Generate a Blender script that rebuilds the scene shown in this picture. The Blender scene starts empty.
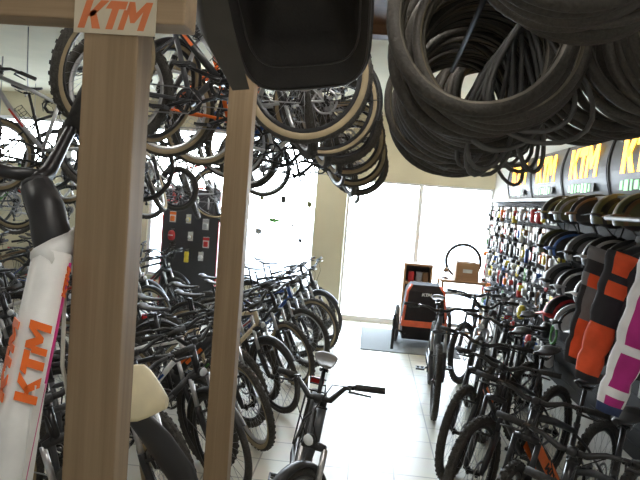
import bpy, math, random
from mathutils import Vector, Matrix
rnd = random.Random(11)
SC = bpy.context.scene
COL = SC.collection
V = Vector
R = math.radians
PI = math.pi

# ------------------------------------------------------------------ materials
MATS = {}
def mat(name, col, rough=.5, metal=0., var=.12, scale=12., bump=0., spec=None, emit=None, estr=0.):
    if name in MATS: return MATS[name]
    m = bpy.data.materials.new(name); m.use_nodes = True
    nt = m.node_tree; b = nt.nodes['Principled BSDF']
    b.inputs['Roughness'].default_value = rough
    b.inputs['Metallic'].default_value = metal
    if spec is not None: b.inputs['Specular IOR Level'].default_value = spec
    tc = nt.nodes.new('ShaderNodeTexCoord')
    nz = nt.nodes.new('ShaderNodeTexNoise'); nz.inputs['Scale'].default_value = scale
    nz.inputs['Detail'].default_value = 4
    nt.links.new(tc.outputs['Object'], nz.inputs['Vector'])
    cr = nt.nodes.new('ShaderNodeValToRGB')
    lo = [max(0, c*(1-var)) for c in col]; hi = [min(1, c*(1+var)) for c in col]
    cr.color_ramp.elements[0].position = .3; cr.color_ramp.elements[1].position = .7
    cr.color_ramp.elements[0].color = (*lo, 1); cr.color_ramp.elements[1].color = (*hi, 1)
    nt.links.new(nz.outputs['Fac'], cr.inputs['Fac'])
    nt.links.new(cr.outputs['Color'], b.inputs['Base Color'])
    if bump:
        bp = nt.nodes.new('ShaderNodeBump'); bp.inputs['Strength'].default_value = bump
        bp.inputs['Distance'].default_value = .01
        nt.links.new(nz.outputs['Fac'], bp.inputs['Height']); nt.links.new(bp.outputs['Normal'], b.inputs['Normal'])
    if emit:
        b.inputs['Emission Color'].default_value = (*emit, 1); b.inputs['Emission Strength'].default_value = estr
    MATS[name] = m
    return m

def wood(name, c1, c2, axis=2, fine=60.):
    """planed softwood with grain running along one object axis"""
    if name in MATS: return MATS[name]
    m = bpy.data.materials.new(name); m.use_nodes = True
    nt = m.node_tree; b = nt.nodes['Principled BSDF']; b.inputs['Roughness'].default_value = .6
    tc = nt.nodes.new('ShaderNodeTexCoord'); mp = nt.nodes.new('ShaderNodeMapping')
    s = [1., 1., 1.]; s[axis] = .03
    mp.inputs['Scale'].default_value = s
    nt.links.new(tc.outputs['Object'], mp.inputs['Vector'])
    nz = nt.nodes.new('ShaderNodeTexNoise'); nz.inputs['Scale'].default_value = fine; nz.inputs['Detail'].default_value = 6
    nz.inputs['Roughness'].default_value = .65
    nt.links.new(mp.outputs['Vector'], nz.inputs['Vector'])
    cr = nt.nodes.new('ShaderNodeValToRGB')
    cr.color_ramp.elements[0].position = .32; cr.color_ramp.elements[1].position = .68
    cr.color_ramp.elements[0].color = (*c1, 1); cr.color_ramp.elements[1].color = (*c2, 1)
    nt.links.new(nz.outputs['Fac'], cr.inputs['Fac']); nt.links.new(cr.outputs['Color'], b.inputs['Base Color'])
    bp = nt.nodes.new('ShaderNodeBump'); bp.inputs['Strength'].default_value = .15; bp.inputs['Distance'].default_value = .004
    nt.links.new(nz.outputs['Fac'], bp.inputs['Height']); nt.links.new(bp.outputs['Normal'], b.inputs['Normal'])
    MATS[name] = m
    return m

# ------------------------------------------------------------------ mesh builder
class MB:
    def __init__(s): s.v = []; s.f = []; s.m = []; s.sm = []
    def add(s, vs, fs, mi=0, smooth=True):
        o = len(s.v); s.v += [tuple(p) for p in vs]
        for f in fs:
            s.f.append([i+o for i in f]); s.m.append(mi); s.sm.append(smooth)
    def tube(s, pts, r, seg=8, mi=0, closed=False, flat=1.0, up=None):
        pts = [V(p) for p in pts]; n = len(pts)
        rs = r if isinstance(r, (list, tuple)) else [r]*n
        vs = []; prev = None
        for i, p in enumerate(pts):
            if closed: t = (pts[(i+1) % n]-pts[i-1])
            else: t = pts[min(i+1, n-1)]-pts[max(i-1, 0)]
            t.normalize()
            if prev is None:
                a = V(up) if up else (V((0, 0, 1)) if abs(t.z) < .9 else V((1, 0, 0)))
                u = (a - t*a.dot(t)).normalized()
            else:
                u = (prev - t*prev.dot(t)).normalized()
            prev = u; w = t.cross(u)
            for k in range(seg):
                an = 2*PI*k/seg
                vs.append(p + u*(math.cos(an)*rs[i]) + w*(math.sin(an)*rs[i]*flat))
        fs = []
        for i in range(n if closed else n-1):
            j = (i+1) % n
            for k in range(seg):
                k2 = (k+1) % seg
                fs.append([i*seg+k, i*seg+k2, j*seg+k2, j*seg+k])
        if not closed:
            fs.append([k for k in range(seg)][::-1]); fs.append([(n-1)*seg+k for k in range(seg)])
        s.add(vs, fs, mi)
    def lathe(s, prof, c=(0, 0, 0), axis=(0, 1, 0), seg=24, mi=0, closed=False, smooth=True, start=0., end=2*PI):
        """prof: (radius, height along the axis)"""
        c = V(c); a = V(axis).normalized()
        b = V((0, 0, 1)) if abs(a.z) < .9 else V((1, 0, 0))
        u = (b-a*b.dot(a)).normalized(); w = a.cross(u)
        n = len(prof); vs = []
        full = abs(end-start-2*PI) < 1e-6
        ns = seg if full else seg+1
        for k in range(ns):
            an = start+(end-start)*k/seg
            d = u*math.cos(an)+w*math.sin(an)
            for (r, h) in prof: vs.append(c+d*r+a*h)
        fs = []
        for k in range(seg):
            k2 = (k+1) % ns
            for i in range(n if closed else n-1):
                j = (i+1) % n
                fs.append([k*n+i, k*n+j, k2*n+j, k2*n+i])
        s.add(vs, fs, mi, smooth)
    def torus(s, c, RR, r, axis=(0, 1, 0), ns=32, nr=8, mi=0):
        s.lathe([(RR+r*math.cos(2*PI*i/nr), r*math.sin(2*PI*i/nr)) for i in range(nr)], c, axis, ns, mi, True)
    def box(s, c, sz, mi=0, rot=None, bev=0.):
        c = V(c); hx, hy, hz = sz[0]/2, sz[1]/2, sz[2]/2
        if bev <= 0:
            vs = [V((x*hx, y*hy, z*hz)) for x in (-1, 1) for y in (-1, 1) for z in (-1, 1)]
            fs = [[0, 1, 3, 2], [4, 6, 7, 5], [0, 4, 5, 1], [2, 3, 7, 6], [0, 2, 6, 4], [1, 5, 7, 3]]
        else:
            b = min(bev, hx*.9, hy*.9, hz*.9)
            prof = []
            for (sx, sy) in ((1, 1), (-1, 1), (-1, -1), (1, -1)):
                a0 = {(1, 1): 0, (-1, 1): 1, (-1, -1): 2, (1, -1): 3}[(sx, sy)]*PI/2
                for k in range(3):
                    an = a0+k*PI/4
                    prof.append((sx*(hx-b)+b*math.cos(an), sy*(hy-b)+b*math.sin(an), math.cos(an), math.sin(an)))
            lev = [(-hz, -b), (-hz+b*.3, -b*.3), (-hz+b, 0), (hz-b, 0), (hz-b*.3, -b*.3), (hz, -b)]
            vs = []; n = len(prof)
            for (z, off) in lev:
                for p in prof: vs.append(V((p[0]+p[2]*off, p[1]+p[3]*off, z)))
            fs = []
            for i in range(len(lev)-1):
                for k in range(n):
                    k2 = (k+1) % n
                    fs.append([i*n+k, i*n+k2, (i+1)*n+k2, (i+1)*n+k])
            fs.append(list(range(n))[::-1]); fs.append([(len(lev)-1)*n+k for k in range(n)])
        if rot is not None: vs = [rot @ p for p in vs]
        s.add([p+c for p in vs], fs, mi, False)
    def ell(s, c, rad, mi=0, seg=16, rings=10, rot=None):
        c = V(c); vs = []; fs = []
        for i in range(rings+1):
            t = PI*i/rings
            for k in range(seg):
                p = 2*PI*k/seg
                q = V((rad[0]*math.sin(t)*math.cos(p), rad[1]*math.sin(t)*math.sin(p), rad[2]*math.cos(t)))
                if rot is not None: q = rot @ q
                vs.append(c+q)
        for i in range(rings):
            for k in range(seg):
                k2 = (k+1) % seg
                fs.append([i*seg+k, (i+1)*seg+k, (i+1)*seg+k2, i*seg+k2])
        s.add(vs, fs, mi)
    def prism(s, poly, o, ux, uy, th, mi=0):
        o = V(o); ux = V(ux); uy = V(uy); n = ux.cross(uy).normalized()
        k = len(poly)
        a = [o+ux*p[0]+uy*p[1] for p in poly]
        s.add([*a, *[p+n*th for p in a]],
              [list(range(k))[::-1], list(range(k, 2*k))]+[[i, (i+1) % k, k+(i+1) % k, k+i] for i in range(k)], mi, False)
    def loft(s, rings, mi=0, cap=True, mfun=None):
        n = len(rings[0]); o = len(s.v)
        for rg in rings: s.v += [tuple(p) for p in rg]
        for i in range(len(rings)-1):
            for k in range(n):
                k2 = (k+1) % n
                s.f.append([o+i*n+k, o+i*n+k2, o+(i+1)*n+k2, o+(i+1)*n+k])
                s.m.append(mfun(i, k) if mfun else mi); s.sm.append(True)
        if cap:
            s.f.append([o+k for k in range(n)][::-1]); s.m.append(mfun(0, 0) if mfun else mi); s.sm.append(False)
            s.f.append([o+(len(rings)-1)*n+k for k in range(n)]); s.m.append(mfun(len(rings)-2, 0) if mfun else mi); s.sm.append(False)
    def mesh(s, name, mats):
        me = bpy.data.meshes.new(name); me.from_pydata(s.v, [], s.f)
        for m in (mats if isinstance(mats, (list, tuple)) else [mats]): me.materials.append(m)
        me.polygons.foreach_set('material_index', s.m); me.polygons.foreach_set('use_smooth', s.sm)
        import bmesh
        bm = bmesh.new(); bm.from_mesh(me); bmesh.ops.recalc_face_normals(bm, faces=bm.faces); bm.to_mesh(me); bm.free()
        me.update()
        return me
    def build(s, name, mats, parent=None, loc=(0, 0, 0)):
        return link(name, s.mesh(name, mats), parent, Matrix.Translation(V(loc)))

def link(name, me, parent=None, M=None):
    o = bpy.data.objects.new(name, me); COL.objects.link(o)
    if parent is not None: o.parent = parent
    if M is not None: o.matrix_basis = M
    return o
def tag(o, label=None, cat=None, group=None, kind=None):
    if label: o['label'] = label
    if cat: o['category'] = cat
    if group: o['group'] = group
    if kind: o['kind'] = kind
    return o
def thing(name, label, cat, M=None, group=None):
    return tag(link(name, None, None, M), label, cat, group)
def children(o): return [c for c in COL.objects if c.parent == o]
def struct(mb, name, mats, parent=None):
    o = mb.build(name, mats, parent)
    if parent is None: o['kind'] = 'structure'
    return o
def place(x, y, z=0, rz=0, ry=0): return Matrix.Translation((x, y, z)) @ Matrix.Rotation(R(rz), 4, 'Z') @ Matrix.Rotation(R(ry), 4, 'Y')
ORD = ['', 'first', 'second', 'third', 'fourth', 'fifth', 'sixth', 'seventh', 'eighth', 'ninth', 'tenth', 'eleventh', 'twelfth', 'thirteenth',
       'fourteenth', 'fifteenth', 'sixteenth', 'seventeenth', 'eighteenth', 'nineteenth', 'twentieth', 'twenty-first', 'twenty-second',
       'twenty-third', 'twenty-fourth', 'twenty-fifth', 'twenty-sixth', 'twenty-seventh', 'twenty-eighth', 'twenty-ninth', 'thirtieth']

# the three slanted block letters of the shop's main bike brand, one unit high
KTM_POLY = [[(0, 0), (.3, 0), (.3, 1), (0, 1)], [(.22, .42), (.5, .42), (.98, 1), (.62, 1)], [(.28, .6), (.62, 0), (.98, 0), (.52, .66)],
            [(.92, .72), (1.78, .72), (1.78, 1), (1.04, 1)], [(1.2, 0), (1.5, 0), (1.5, .72), (1.2, .72)],
            [(1.72, 0), (1.98, 0), (1.98, .62), (1.84, 1), (1.84, .7), (1.72, .7)], [(2.56, 0), (2.84, 0), (2.84, 1), (2.56, 1)],
            [(1.84, 1), (2.08, 1), (2.28, .62), (2.56, 1), (2.56, .66), (2.34, .26), (2.16, .26), (1.9, .7)]]
def ktm(mb, o, ux, uy, h, mi=0, th=.001, shear=.22, sx=1.):
    """letters of height h starting at o, running along ux with uy up"""
    ux = V(ux).normalized()*h*sx; uy2 = V(uy).normalized()*h + ux*shear/sx
    n = ux.cross(uy2)
    for i, p in enumerate(KTM_POLY): mb.prism(p, o, ux, uy2, th, mi)
LAMP_E = 30.; SKY = 30.; EXPO = .12
LAMPS = [(.1, .2, 'nearest above the aisle'), (-.02, 1.6, 'second above the aisle'), (-.05, 3.1, 'third above the aisle'), (-2.3, 1.6, 'above the left bikes near the stand'), (-2.25, 3.9, 'between the ceiling bike rails'), (-2.2, 7.2, 'far between the ceiling bike rails'), (-5.9, 7, 'far left by the wall'), (.95, 8.3, 'added as fill over the trailer and counter'), (-1.0, 8.4, 'added as fill before the shop window')]  # last two are added fill lamps, hidden from view, brightening the entrance end
# ------------------------------------------------------------------ bicycle materials
BLK = mat('black_rubber', (.022, .021, .02), .75, bump=.25, scale=90, var=.35)
TREAD = mat('dusty_tyre_rubber', (.05, .046, .04), .8, bump=.35, scale=120, var=.35)
TAN = mat('tan_sidewall', (.3, .235, .14), .75)
RIMB = mat('black_alloy', (.035, .035, .037), .35, .5)
ALU = mat('brushed_aluminium', (.55, .55, .56), .35, .9)
STEEL = mat('spoke_steel', (.32, .32, .33), .35, .9)
PLB = mat('black_plastic', (.025, .025, .027), .45)
GREYP = mat('grey_plastic', (.16, .16, .165), .5)
SADB = mat('black_vinyl', (.03, .03, .032), .5)
SADG = mat('grey_vinyl', (.15, .145, .14), .55)
CREAM = mat('cream_leatherette', (.66, .58, .38), .45)
ORANGE = mat('orange_paint', (.85, .16, .02), .35)
MAGENTA = mat('magenta_paint', (.62, .04, .25), .4)
WHITEP = mat('white_paint', (.78, .78, .76), .3)
REDL = mat('red_reflector', (.6, .02, .02), .25)
LENS = mat('lamp_lens', (.75, .78, .8), .12)
PAINT = dict(black=mat('black_paint', (.02, .02, .022), .3), graphite=mat('graphite_paint', (.075, .078, .085), .35),
             white=WHITEP, silver=mat('silver_paint', (.42, .43, .44), .35, .5), blue=mat('blue_paint', (.03, .09, .32), .3),
             red=mat('red_paint', (.4, .025, .02), .3), orange=ORANGE, green=mat('green_paint', (.09, .25, .06), .35),
             bronze=mat('bronze_paint', (.2, .13, .07), .4, .4), cream=mat('cream_paint', (.62, .52, .34), .35),
             turquoise=mat('turquoise_paint', (.08, .35, .38), .35))

# ------------------------------------------------------------------ bicycle geometry, forward is +x, wheels stand on z = 0
WR = .35
def bike_dims(style):
    d = dict(R=WR, tw=.026, wb=1.12, bb=(-.10, .30), ha=68., sa=73., fork=.5, ht=.14, st=.46, sad=.72, dt=.021, tt=.017)
    if style == 'mtb': d.update(tw=.03)
    if style in ('ebike', 'plain'): d.update(dt=.036, tt=.021, tw=.029)
    if style == 'trek': d.update(tw=.021, fork=.47, ht=.17, st=.5, ha=70.)
    if style == 'city': d.update(tw=.022, fork=.45, ht=.2, st=.48, ha=69.)
    if style == 'road': d.update(tw=.014, fork=.4, ht=.15, st=.52, wb=1.02, ha=72.)
    if style == 'kid': d.update(R=.27, tw=.026, wb=.92, bb=(-.08, .25), fork=.38, ht=.1, st=.32, sad=.5)
    d['ra'] = V((-d['wb']/2, 0, d['R'])); d['fa'] = V((d['wb']/2, 0, d['R']))
    h = R(d['ha']); a = V((-math.cos(h), 0, math.sin(h))); d['a'] = a
    off = V((-math.sin(h), 0, -math.cos(h)))*.045
    d['crown'] = d['fa']+off+a*d['fork']*.94
    d['hb'] = d['crown']+a*.012; d['htop'] = d['hb']+a*d['ht']
    s = R(d['sa']); sdir = V((-math.cos(s), 0, math.sin(s))); d['sdir'] = sdir
    d['bbp'] = V((d['bb'][0], 0, d['bb'][1])); d['stop'] = d['bbp']+sdir*d['st']
    d['sadp'] = d['bbp']+sdir*d['sad']
    return d
MC = {}
def cached(key, fn):
    if key not in MC: MC[key] = fn()
    return MC[key]
def tyre_mesh(style, tan):
    def f():
        d = bike_dims(style); Rr, t = d['R'], d['tw']
        m = MB(); prof = []
        for i in range(10):
            an = 2*PI*i/10
            prof.append((Rr-t+t*math.cos(an), t*math.sin(an)))
        c = len(m.f); m.lathe(prof, seg=44, closed=True)
        if tan:
            for i, fc in enumerate(m.f):
                if i % 10 in (2, 3, 6, 7): m.m[i] = 1
        if style in ('mtb', 'ebike'):
            for k in range(40):
                an = 2*PI*k/40
                for sy in (-.6, 0, .6):
                    a2 = an+(.078 if sy == 0 else 0)
                    rr = Rr-t+t*math.cos(sy)
                    rot = Matrix.Rotation(-a2, 3, 'Y')
                    m.box((rr*math.cos(a2), t*math.sin(sy), rr*math.sin(a2)), (.006, .012, .02), 0, rot)
        return m.mesh('wheel', [TREAD, TAN if tan else BLK])
    return cached(('tyre', style, tan), f)
def rim_mesh(style, rm):
    def f():
        d = bike_dims(style); r0 = d['R']-2*d['tw']+.006; m = MB()
        w = .012
        m.lathe([(r0, -w), (r0, w), (r0-.012, w), (r0-.026, .005), (r0-.026, -.005), (r0-.012, -w)], seg=44, mi=0, closed=True)
        for k in range(28):
            a0 = 2*PI*k/28; sd = 1 if k % 2 else -1; tw = .55 if (k//2) % 2 else -.55
            m.tube([(.022*math.cos(a0+tw), sd*.028, .022*math.sin(a0+tw)), ((r0-.022)*math.cos(a0), 0, (r0-.022)*math.sin(a0))], .0013, 3, 1)
        return m.mesh('spoked_rim', [rm, STEEL])
    return cached(('rim', style, rm.name), f)
def hub_mesh():
    def f():
        m = MB(); m.lathe([(0, -.05), (.009, -.05), (.009, -.036), (.026, -.034), (.026, -.026), (.015, -.02), (.015, .02), (.026, .026), (.026, .034), (.009, .036), (.009, .05), (0, .05)], seg=14)
        return m.mesh('hub', RIMB)
    return cached('hub', f)
def disc_mesh():
    def f():
        m = MB()
        m.lathe([(.085, .039), (.085, .041), (.068, .041), (.068, .039)], seg=30, closed=True)
        for k in range(6):
            a = k*PI/3; m.tube([(.02*math.cos(a), .04, .02*math.sin(a)), (.07*math.cos(a+.5), .04, .07*math.sin(a+.5))], .003, 4)
        return m.mesh('brake_disc', STEEL)
    return cached('disc', f)
def cassette_mesh():
    def f():
        m = MB()
        for i in range(6): m.lathe([(.018, -.036-i*.0045), (.052-i*.0055, -.036-i*.0045), (.052-i*.0055, -.038-i*.0045), (.018, -.038-i*.0045)], seg=20, closed=True, smooth=False)
        return m.mesh('cassette', STEEL)
    return cached('cass', f)
def frame_mesh(style, pname, acc):
    def f():
        d = bike_dims(style); m = MB(); bb, st, hb, ht, ra = d['bbp'], d['stop'], d['hb'], d['htop'], d['ra']; a = d['a']
        step = style == 'city'
        m.tube([hb, ht], .023, 12); m.tube([ht, ht+a*.01], .026, 12, 1)
        dm = (hb+a*.03).lerp(bb, .5)+V((.012, 0, -.012))
        m.tube([hb+a*.035, dm, bb], [d['dt']*.95, d['dt'], d['dt']], 12)
        if step:
            t0 = ht-a*.07; p = bb+d['sdir']*.16
            m.tube([t0, t0.lerp(p, .4)+V((0, 0, -.06)), t0.lerp(p, .75)+V((0, 0, -.05)), p], d['tt'], 10)
        else:
            tj = bb+d['sdir']*(d['st']-.05)
            m.tube([ht-a*.03, (ht-a*.03).lerp(tj, .5)+V((0, 0, .012)), tj], [d['tt']*1.1, d['tt'], d['tt']*.85], 10)
        m.tube([bb, st], .0165, 10)
        m.lathe([(0, -.037), (.022, -.037), (.022, .037), (0, .037)], bb, seg=14)
        for sy in (-1, 1):
            m.tube([bb+V((-.02, sy*.03, 0)), bb.lerp(ra, .35)+V((0, sy*.05, 0)), ra+V((0, sy*.062, 0))], [.012, .011, .008], 8)
            sj = bb+d['sdir']*(d['st']-.07 if not step else d['st']-.06)
            m.tube([sj+V((0, sy*.012, 0)), sj.lerp(ra, .25)+V((0, sy*.045, 0)), ra+V((0, sy*.062, 0))], [.009, .009, .0075], 8)
        m.lathe([(.019, 0), (.019, .022)], st-d['sdir']*.02, d['sdir'], 12, 1)
        # accent decal plates along the down tube
        dd = (bb-hb).normalized(); n = V((dd.z, 0, -dd.x))
        for sy in (-1, 1):
            c = hb.lerp(bb, .48)+V((0, sy*d['dt']*.93, 0))
            rot = Matrix((dd, V((0, 1, 0)), n)).transposed()
            m.box(c, (.19, .006, d['dt']*.8), 2, rot)
        return m.mesh('frame', [PAINT[pname], PLB, acc])
    return cached(('frame', style, pname, acc.name), f)
def fork_mesh(style, fm, legm):
    def f():
        d = bike_dims(style); m = MB(); a = d['a']; cr = d['crown']; fa = d['fa']
        m.tube([cr-a*.01, d['hb']+a*.005], .022, 10)
        m.tube([cr+V((0, -.062, 0)), cr+a*.008, cr+V((0, .062, 0))], [.018, .024, .018], 10)
        for sy in (-1, 1):
            top = cr+V((0, sy*.062, 0)); end = fa+V((0, sy*.055, 0))
            if style in ('mtb', 'ebike', 'trek'):
                mid = top-a*(d['fork']*.42)
                m.tube([top, mid], .0155, 10, 1)
                e2 = V((end.x, end.y, end.z))
                m.tube([mid+a*.02, mid-a*.02, mid.lerp(e2, .8), e2], [.0215, .022, .02, .012], 10)
            else:
                m.tube([top, top.lerp(end, .6)-V((.01, 0, 0)), end], [.016, .013, .009], 10)
        if style in ('mtb', 'ebike', 'trek'):
            c = cr-a*(d['fork']*.46)
            arc = [c+V((0, .062*math.cos(t*PI/6), 0))+V((.9, 0, .35)).normalized()*(.05*math.sin(t*PI/6)) for t in range(7)]
            m.tube(arc, .009, 8)
        return m.mesh('fork', [fm, legm])
    return cached(('fork', style, fm.name, legm.name), f)
def bar_meshes(style):
    def f():
        d = bike_dims(style); a = d['a']; ht = d['htop']; out = {}
        fw = V((math.sin(R(d['ha'])), 0, math.cos(R(d['ha']))))
        base = ht+a*.035; cl = base+fw*(.05 if style != 'road' else .09)+V((0, 0, .012))
        m = MB(); m.tube([ht, base+a*.02], .0185, 10); m.tube([base, cl], .017, 10); m.lathe([(.021, -.02), (.021, .02), (.014, .02), (.014, -.02)], cl, seg=12, closed=True)
        out['stem'] = m.mesh('stem', PLB)
        m = MB(); W = .35 if style in ('mtb', 'ebike') else .3; grips = []; lev = []
        if style == 'road':
            W = .2
            for sy in (-1, 1):
                y = sy*W
                pts = [cl, cl+V((0, y*.8, 0)), cl+V((.02, y, 0)), cl+V((.085, y, -.01)), cl+V((.1, y, -.06)), cl+V((.06, y, -.11)), cl+V((-.01, y, -.125))]
                m.tube(pts, .012, 8); grips.append(pts[4:]); lev.append([cl+V((.085, y, .01)), cl+V((.13, y, -.02)), cl+V((.115, y, -.1))])
        else:
            rise = .03 if style in ('mtb', 'ebike') else (.07 if style == 'trek' else .13)
            back = -.05 if style in ('mtb', 'ebike', 'kid') else (-.1 if style == 'trek' else -.18)
            if style == 'kid': W = .26
            for sy in (-1, 1):
                pts = [cl, cl+V((0, sy*.06, 0)), cl+V((back*.1, sy*.13, rise)), cl+V((back*.5, sy*(W-.13), rise*1.05)), cl+V((back, sy*W, rise))]
                m.tube(pts, [.0155, .0155, .012, .011, .011], 8)
                g0 = pts[3].lerp(pts[4], -.02); grips.append([g0, pts[4]+(pts[4]-pts[3]).normalized()*.004])
                q = pts[3].lerp(pts[4], -.12)
                lev.append([q+V((.01, 0, 0)), q+V((.05, sy*.005, -.012)), q.lerp(pts[4], .75)+V((.055, 0, -.022))])
                
        out['bar'] = m.mesh('handlebar', RIMB)
        for i in (0, 1):
            g = MB(); n = len(grips[i]); g.tube(grips[i], .0165, 10); out['grip', i] = g.mesh('grip', BLK)
            g = MB(); g.tube(lev[i], [.009, .008, .0045], 6); q = lev[i][0]
            g.box(q, (.03, .035, .022), 0, bev=.006)
            # brake hose looping down to the crown
            out['lever', i] = g.mesh('brake_lever', RIMB)
        m = MB()
        for sy in (-1, 1):
            q = lev[0 if sy < 0 else 1][0]; cr = d['crown']
            m.tube([q, q+V((.09, -sy*.06, .02)), cl+V((.13, sy*.05, -.01)), cl+V((.1, sy*.03, -.1)), cr+V((.02, sy*.03, .02))], .0028, 5)
        out['cable'] = m.mesh('cable', BLK)
        return out
    return cached(('bar', style), f)
def saddle_meshes(style, sm):
    def f():
        d = bike_dims(style); p = d['sadp']; m = MB(); rings = []
        wide = .105 if style == 'city' else .075
        for i in range(11):
            t = i/10; x = -.13+.27*t
            w = wide*(1-t)**.9*(1 if t > .06 else .75)+.02*t+.004; w = max(w, .017)
            if t > .97: w = .012
            top = .022-.012*math.sin(t*PI)+(.012 if t < .15 else 0); th = .036-.012*t
            rg = []
            for k in range(12):
                an = 2*PI*k/12; cc, ss = math.cos(an), math.sin(an)
                rg.append(p+V((x, w*cc, top-th/2+th/2*(ss if ss > 0 else ss*.9))))
            rings.append(rg)
        m.loft(rings)
        s1 = m.mesh('saddle', sm)
        m = MB()
        for sy in (-1, 1): m.tube([p+V((-.11, sy*.03, -.015)), p+V((-.05, sy*.022, -.045)), p+V((.04, sy*.022, -.045)), p+V((.1, sy*.012, -.012))], .0035, 6)
        m.box(p+V((-.005, 0, -.045)), (.04, .055, .02), 0, bev=.005)
        m.tube([d['stop']-d['sdir']*.05, p-d['sdir']*.04], .0135, 10)
        return s1, m.mesh('seat_post', RIMB)
    return cached(('sad', style, sm.name), f)
def crank_meshes(style):
    def f():
        d = bike_dims(style); bb = d['bbp']; m = MB(); L = .165 if style != 'kid' else .13
        ay = -.05
        rr = .075
        m.lathe([(rr, ay), (rr+.006, ay+.002), (rr, ay+.004), (rr-.014, ay+.004), (rr-.014, ay)], bb, seg=28, closed=True, smooth=False)
        for k in range(5):
            an = k*2*PI/5; m.tube([bb+V((0, ay+.002, 0)), bb+V((rr*math.cos(an), ay+.002, rr*math.sin(an)))], .006, 5)
        an = R(200)
        e = V((math.cos(an), 0, math.sin(an)))*L
        m.tube([bb+V((0, -.03, 0)), bb+V((0, -.068, 0)), bb+e*.1+V((0, -.07, 0)), bb+e+V((0, -.078, 0))], [.014, .014, .013, .009], 8)
        m.tube([bb+V((0, .03, 0)), bb+V((0, .068, 0)), bb-e*.1+V((0, .07, 0)), bb-e+V((0, .078, 0))], [.014, .014, .013, .009], 8)
        ped = []
        for s, ee in ((-1, e), (1, -e)):
            q = MB(); c = bb+ee+V((0, s*.13, 0)); q.tube([bb+ee+V((0, s*.078, 0)), c+V((0, s*.04, 0))], .006, 6)
            for x in (-.042, .042): q.box(c+V((x, 0, 0)), (.012, .09, .02))
            for y in (-.04, 0, .04): q.box(c+V((0, y, 0)), (.075, .012, .014))
            ped.append(q.mesh('pedal', PLB))
        ch = MB(); ra = d['ra']
        pts = [bb+V((0, ay, rr)), ra+V((0, -.045, .04)), ra+V((-.04, -.045, 0)), ra+V((0, -.045, -.04)), ra+V((.03, -.045, -.13)), bb+V((0, ay, -rr)), bb+V((rr, ay, 0))]
        ch.tube(pts, .0042, 5, closed=True)
        dr = MB(); q = ra+V((.01, -.06, -.06)); dr.tube([ra+V((-.005, -.055, -.01)), q, ra+V((.03, -.05, -.12))], [.013, .012, .009], 7)
        for z in (-.065, -.125): dr.lathe([(0, -.054), (.02, -.054), (.02, -.046), (0, -.046)], ra+V((.02, 0, z)), seg=12)
        return m.mesh('crankset', RIMB), ped, ch.mesh('chain', STEEL), dr.mesh('derailleur', RIMB)
    return cached(('crank', style), f)
def guard_mesh(style, rear):
    def f():
        d = bike_dims(style); c = d['ra'] if rear else V((0, 0, 0)); Rr = d['R']+.014; m = MB()
        a0, a1 = (R(20), R(205)) if rear else (R(15), R(150))
        if not rear: a0, a1 = R(40), R(190)
        else: a0, a1 = R(25), R(195)
        prof = [(Rr-.012, -.03), (Rr+.004, -.024), (Rr+.01, 0), (Rr+.004, .024), (Rr-.012, .03), (Rr-.014, .027), (Rr+.006, 0), (Rr-.014, -.027)]
        n = len(prof); seg = 22; vs = []
        for k in range(seg+1):
            an = a0+(a1-a0)*k/seg
            for (r, h) in prof: vs.append(c+V((r*math.cos(an), h, r*math.sin(an))))
        fs = [[k*n+i, k*n+(i+1) % n, (k+1)*n+(i+1) % n, (k+1)*n+i] for k in range(seg) for i in range(n)]
        m.add(vs, fs)
        for sy in (-1, 1):
            for an in ((a1-.35,) if rear else (a1-.3, )):
                m.tube([c+V((0, sy*.06, 0)), c+V((Rr*math.cos(an), sy*.03, Rr*math.sin(an)))], .003, 5)
        return m.mesh('mudguard', PLB)
    return cached(('guard', style, rear), f)
def rack_mesh(style):
    def f():
        d = bike_dims(style); ra = d['ra']; z = d['R']*2+.06; m = MB()
        for sy in (-1, 1):
            m.tube([V((-.25, sy*.055, z)), V((-.72, sy*.06, z))], .005, 6)
            m.tube([ra+V((0, sy*.07, 0)), V((-.55, sy*.06, z))], .005, 6); m.tube([ra+V((0, sy*.07, 0)), V((-.68, sy*.06, z))], .005, 6)
        for x in (-.3, -.45, -.6, -.72): m.tube([V((x, -.058, z)), V((x, .058, z))], .005, 6)
        m.box((-.735, 0, z-.02), (.012, .09, .045), 1)
        return m.mesh('luggage_rack', [RIMB, REDL])
    return cached(('rack', style), f)
def battery_mesh(style, acc):
    def f():
        d = bike_dims(style); hb, bb = d['hb'], d['bbp']; dd = (bb-hb).normalized(); n = V((dd.z, 0, -dd.x))
        if n.z < 0: n = -n
        rot = Matrix((dd, V((0, 1, 0)), dd.cross(V((0, 1, 0))))).transposed()
        m = MB(); m.box(hb.lerp(bb, .55)+n*.03, (.36, .07, .06), 0, rot, .018)
        m.box(hb.lerp(bb, .55)+n*.034, (.2, .073, .022), 1, rot)
        q = MB(); q.ell(bb+V((.02, 0, .02)), (.11, .058, .085), 0, 16, 10)
        q.lathe([(0, -.066), (.05, -.066), (.055, -.05), (.055, .05), (.05, .066), (0, .066)], bb, seg=18)
        return m.mesh('battery', [PLB, acc]), q.mesh('motor', PLB)
    return cached(('bat', style, acc.name), f)
def lamp_mesh(style):
    def f():
        d = bike_dims(style); c = d['crown']+V((.05, 0, .05)); m = MB()
        m.lathe([(0, -.035), (.018, -.03), (.028, 0), (.028, .012)], c, (1, 0, 0), 14, 0); m.lathe([(.028, .012), (.02, .018), (0, .02)], c, (1, 0, 0), 14, 1)
        m.tube([c, d['crown']], .006, 6)
        return m.mesh('headlamp', [PLB, LENS])
    return cached(('lamp', style), f)
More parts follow.
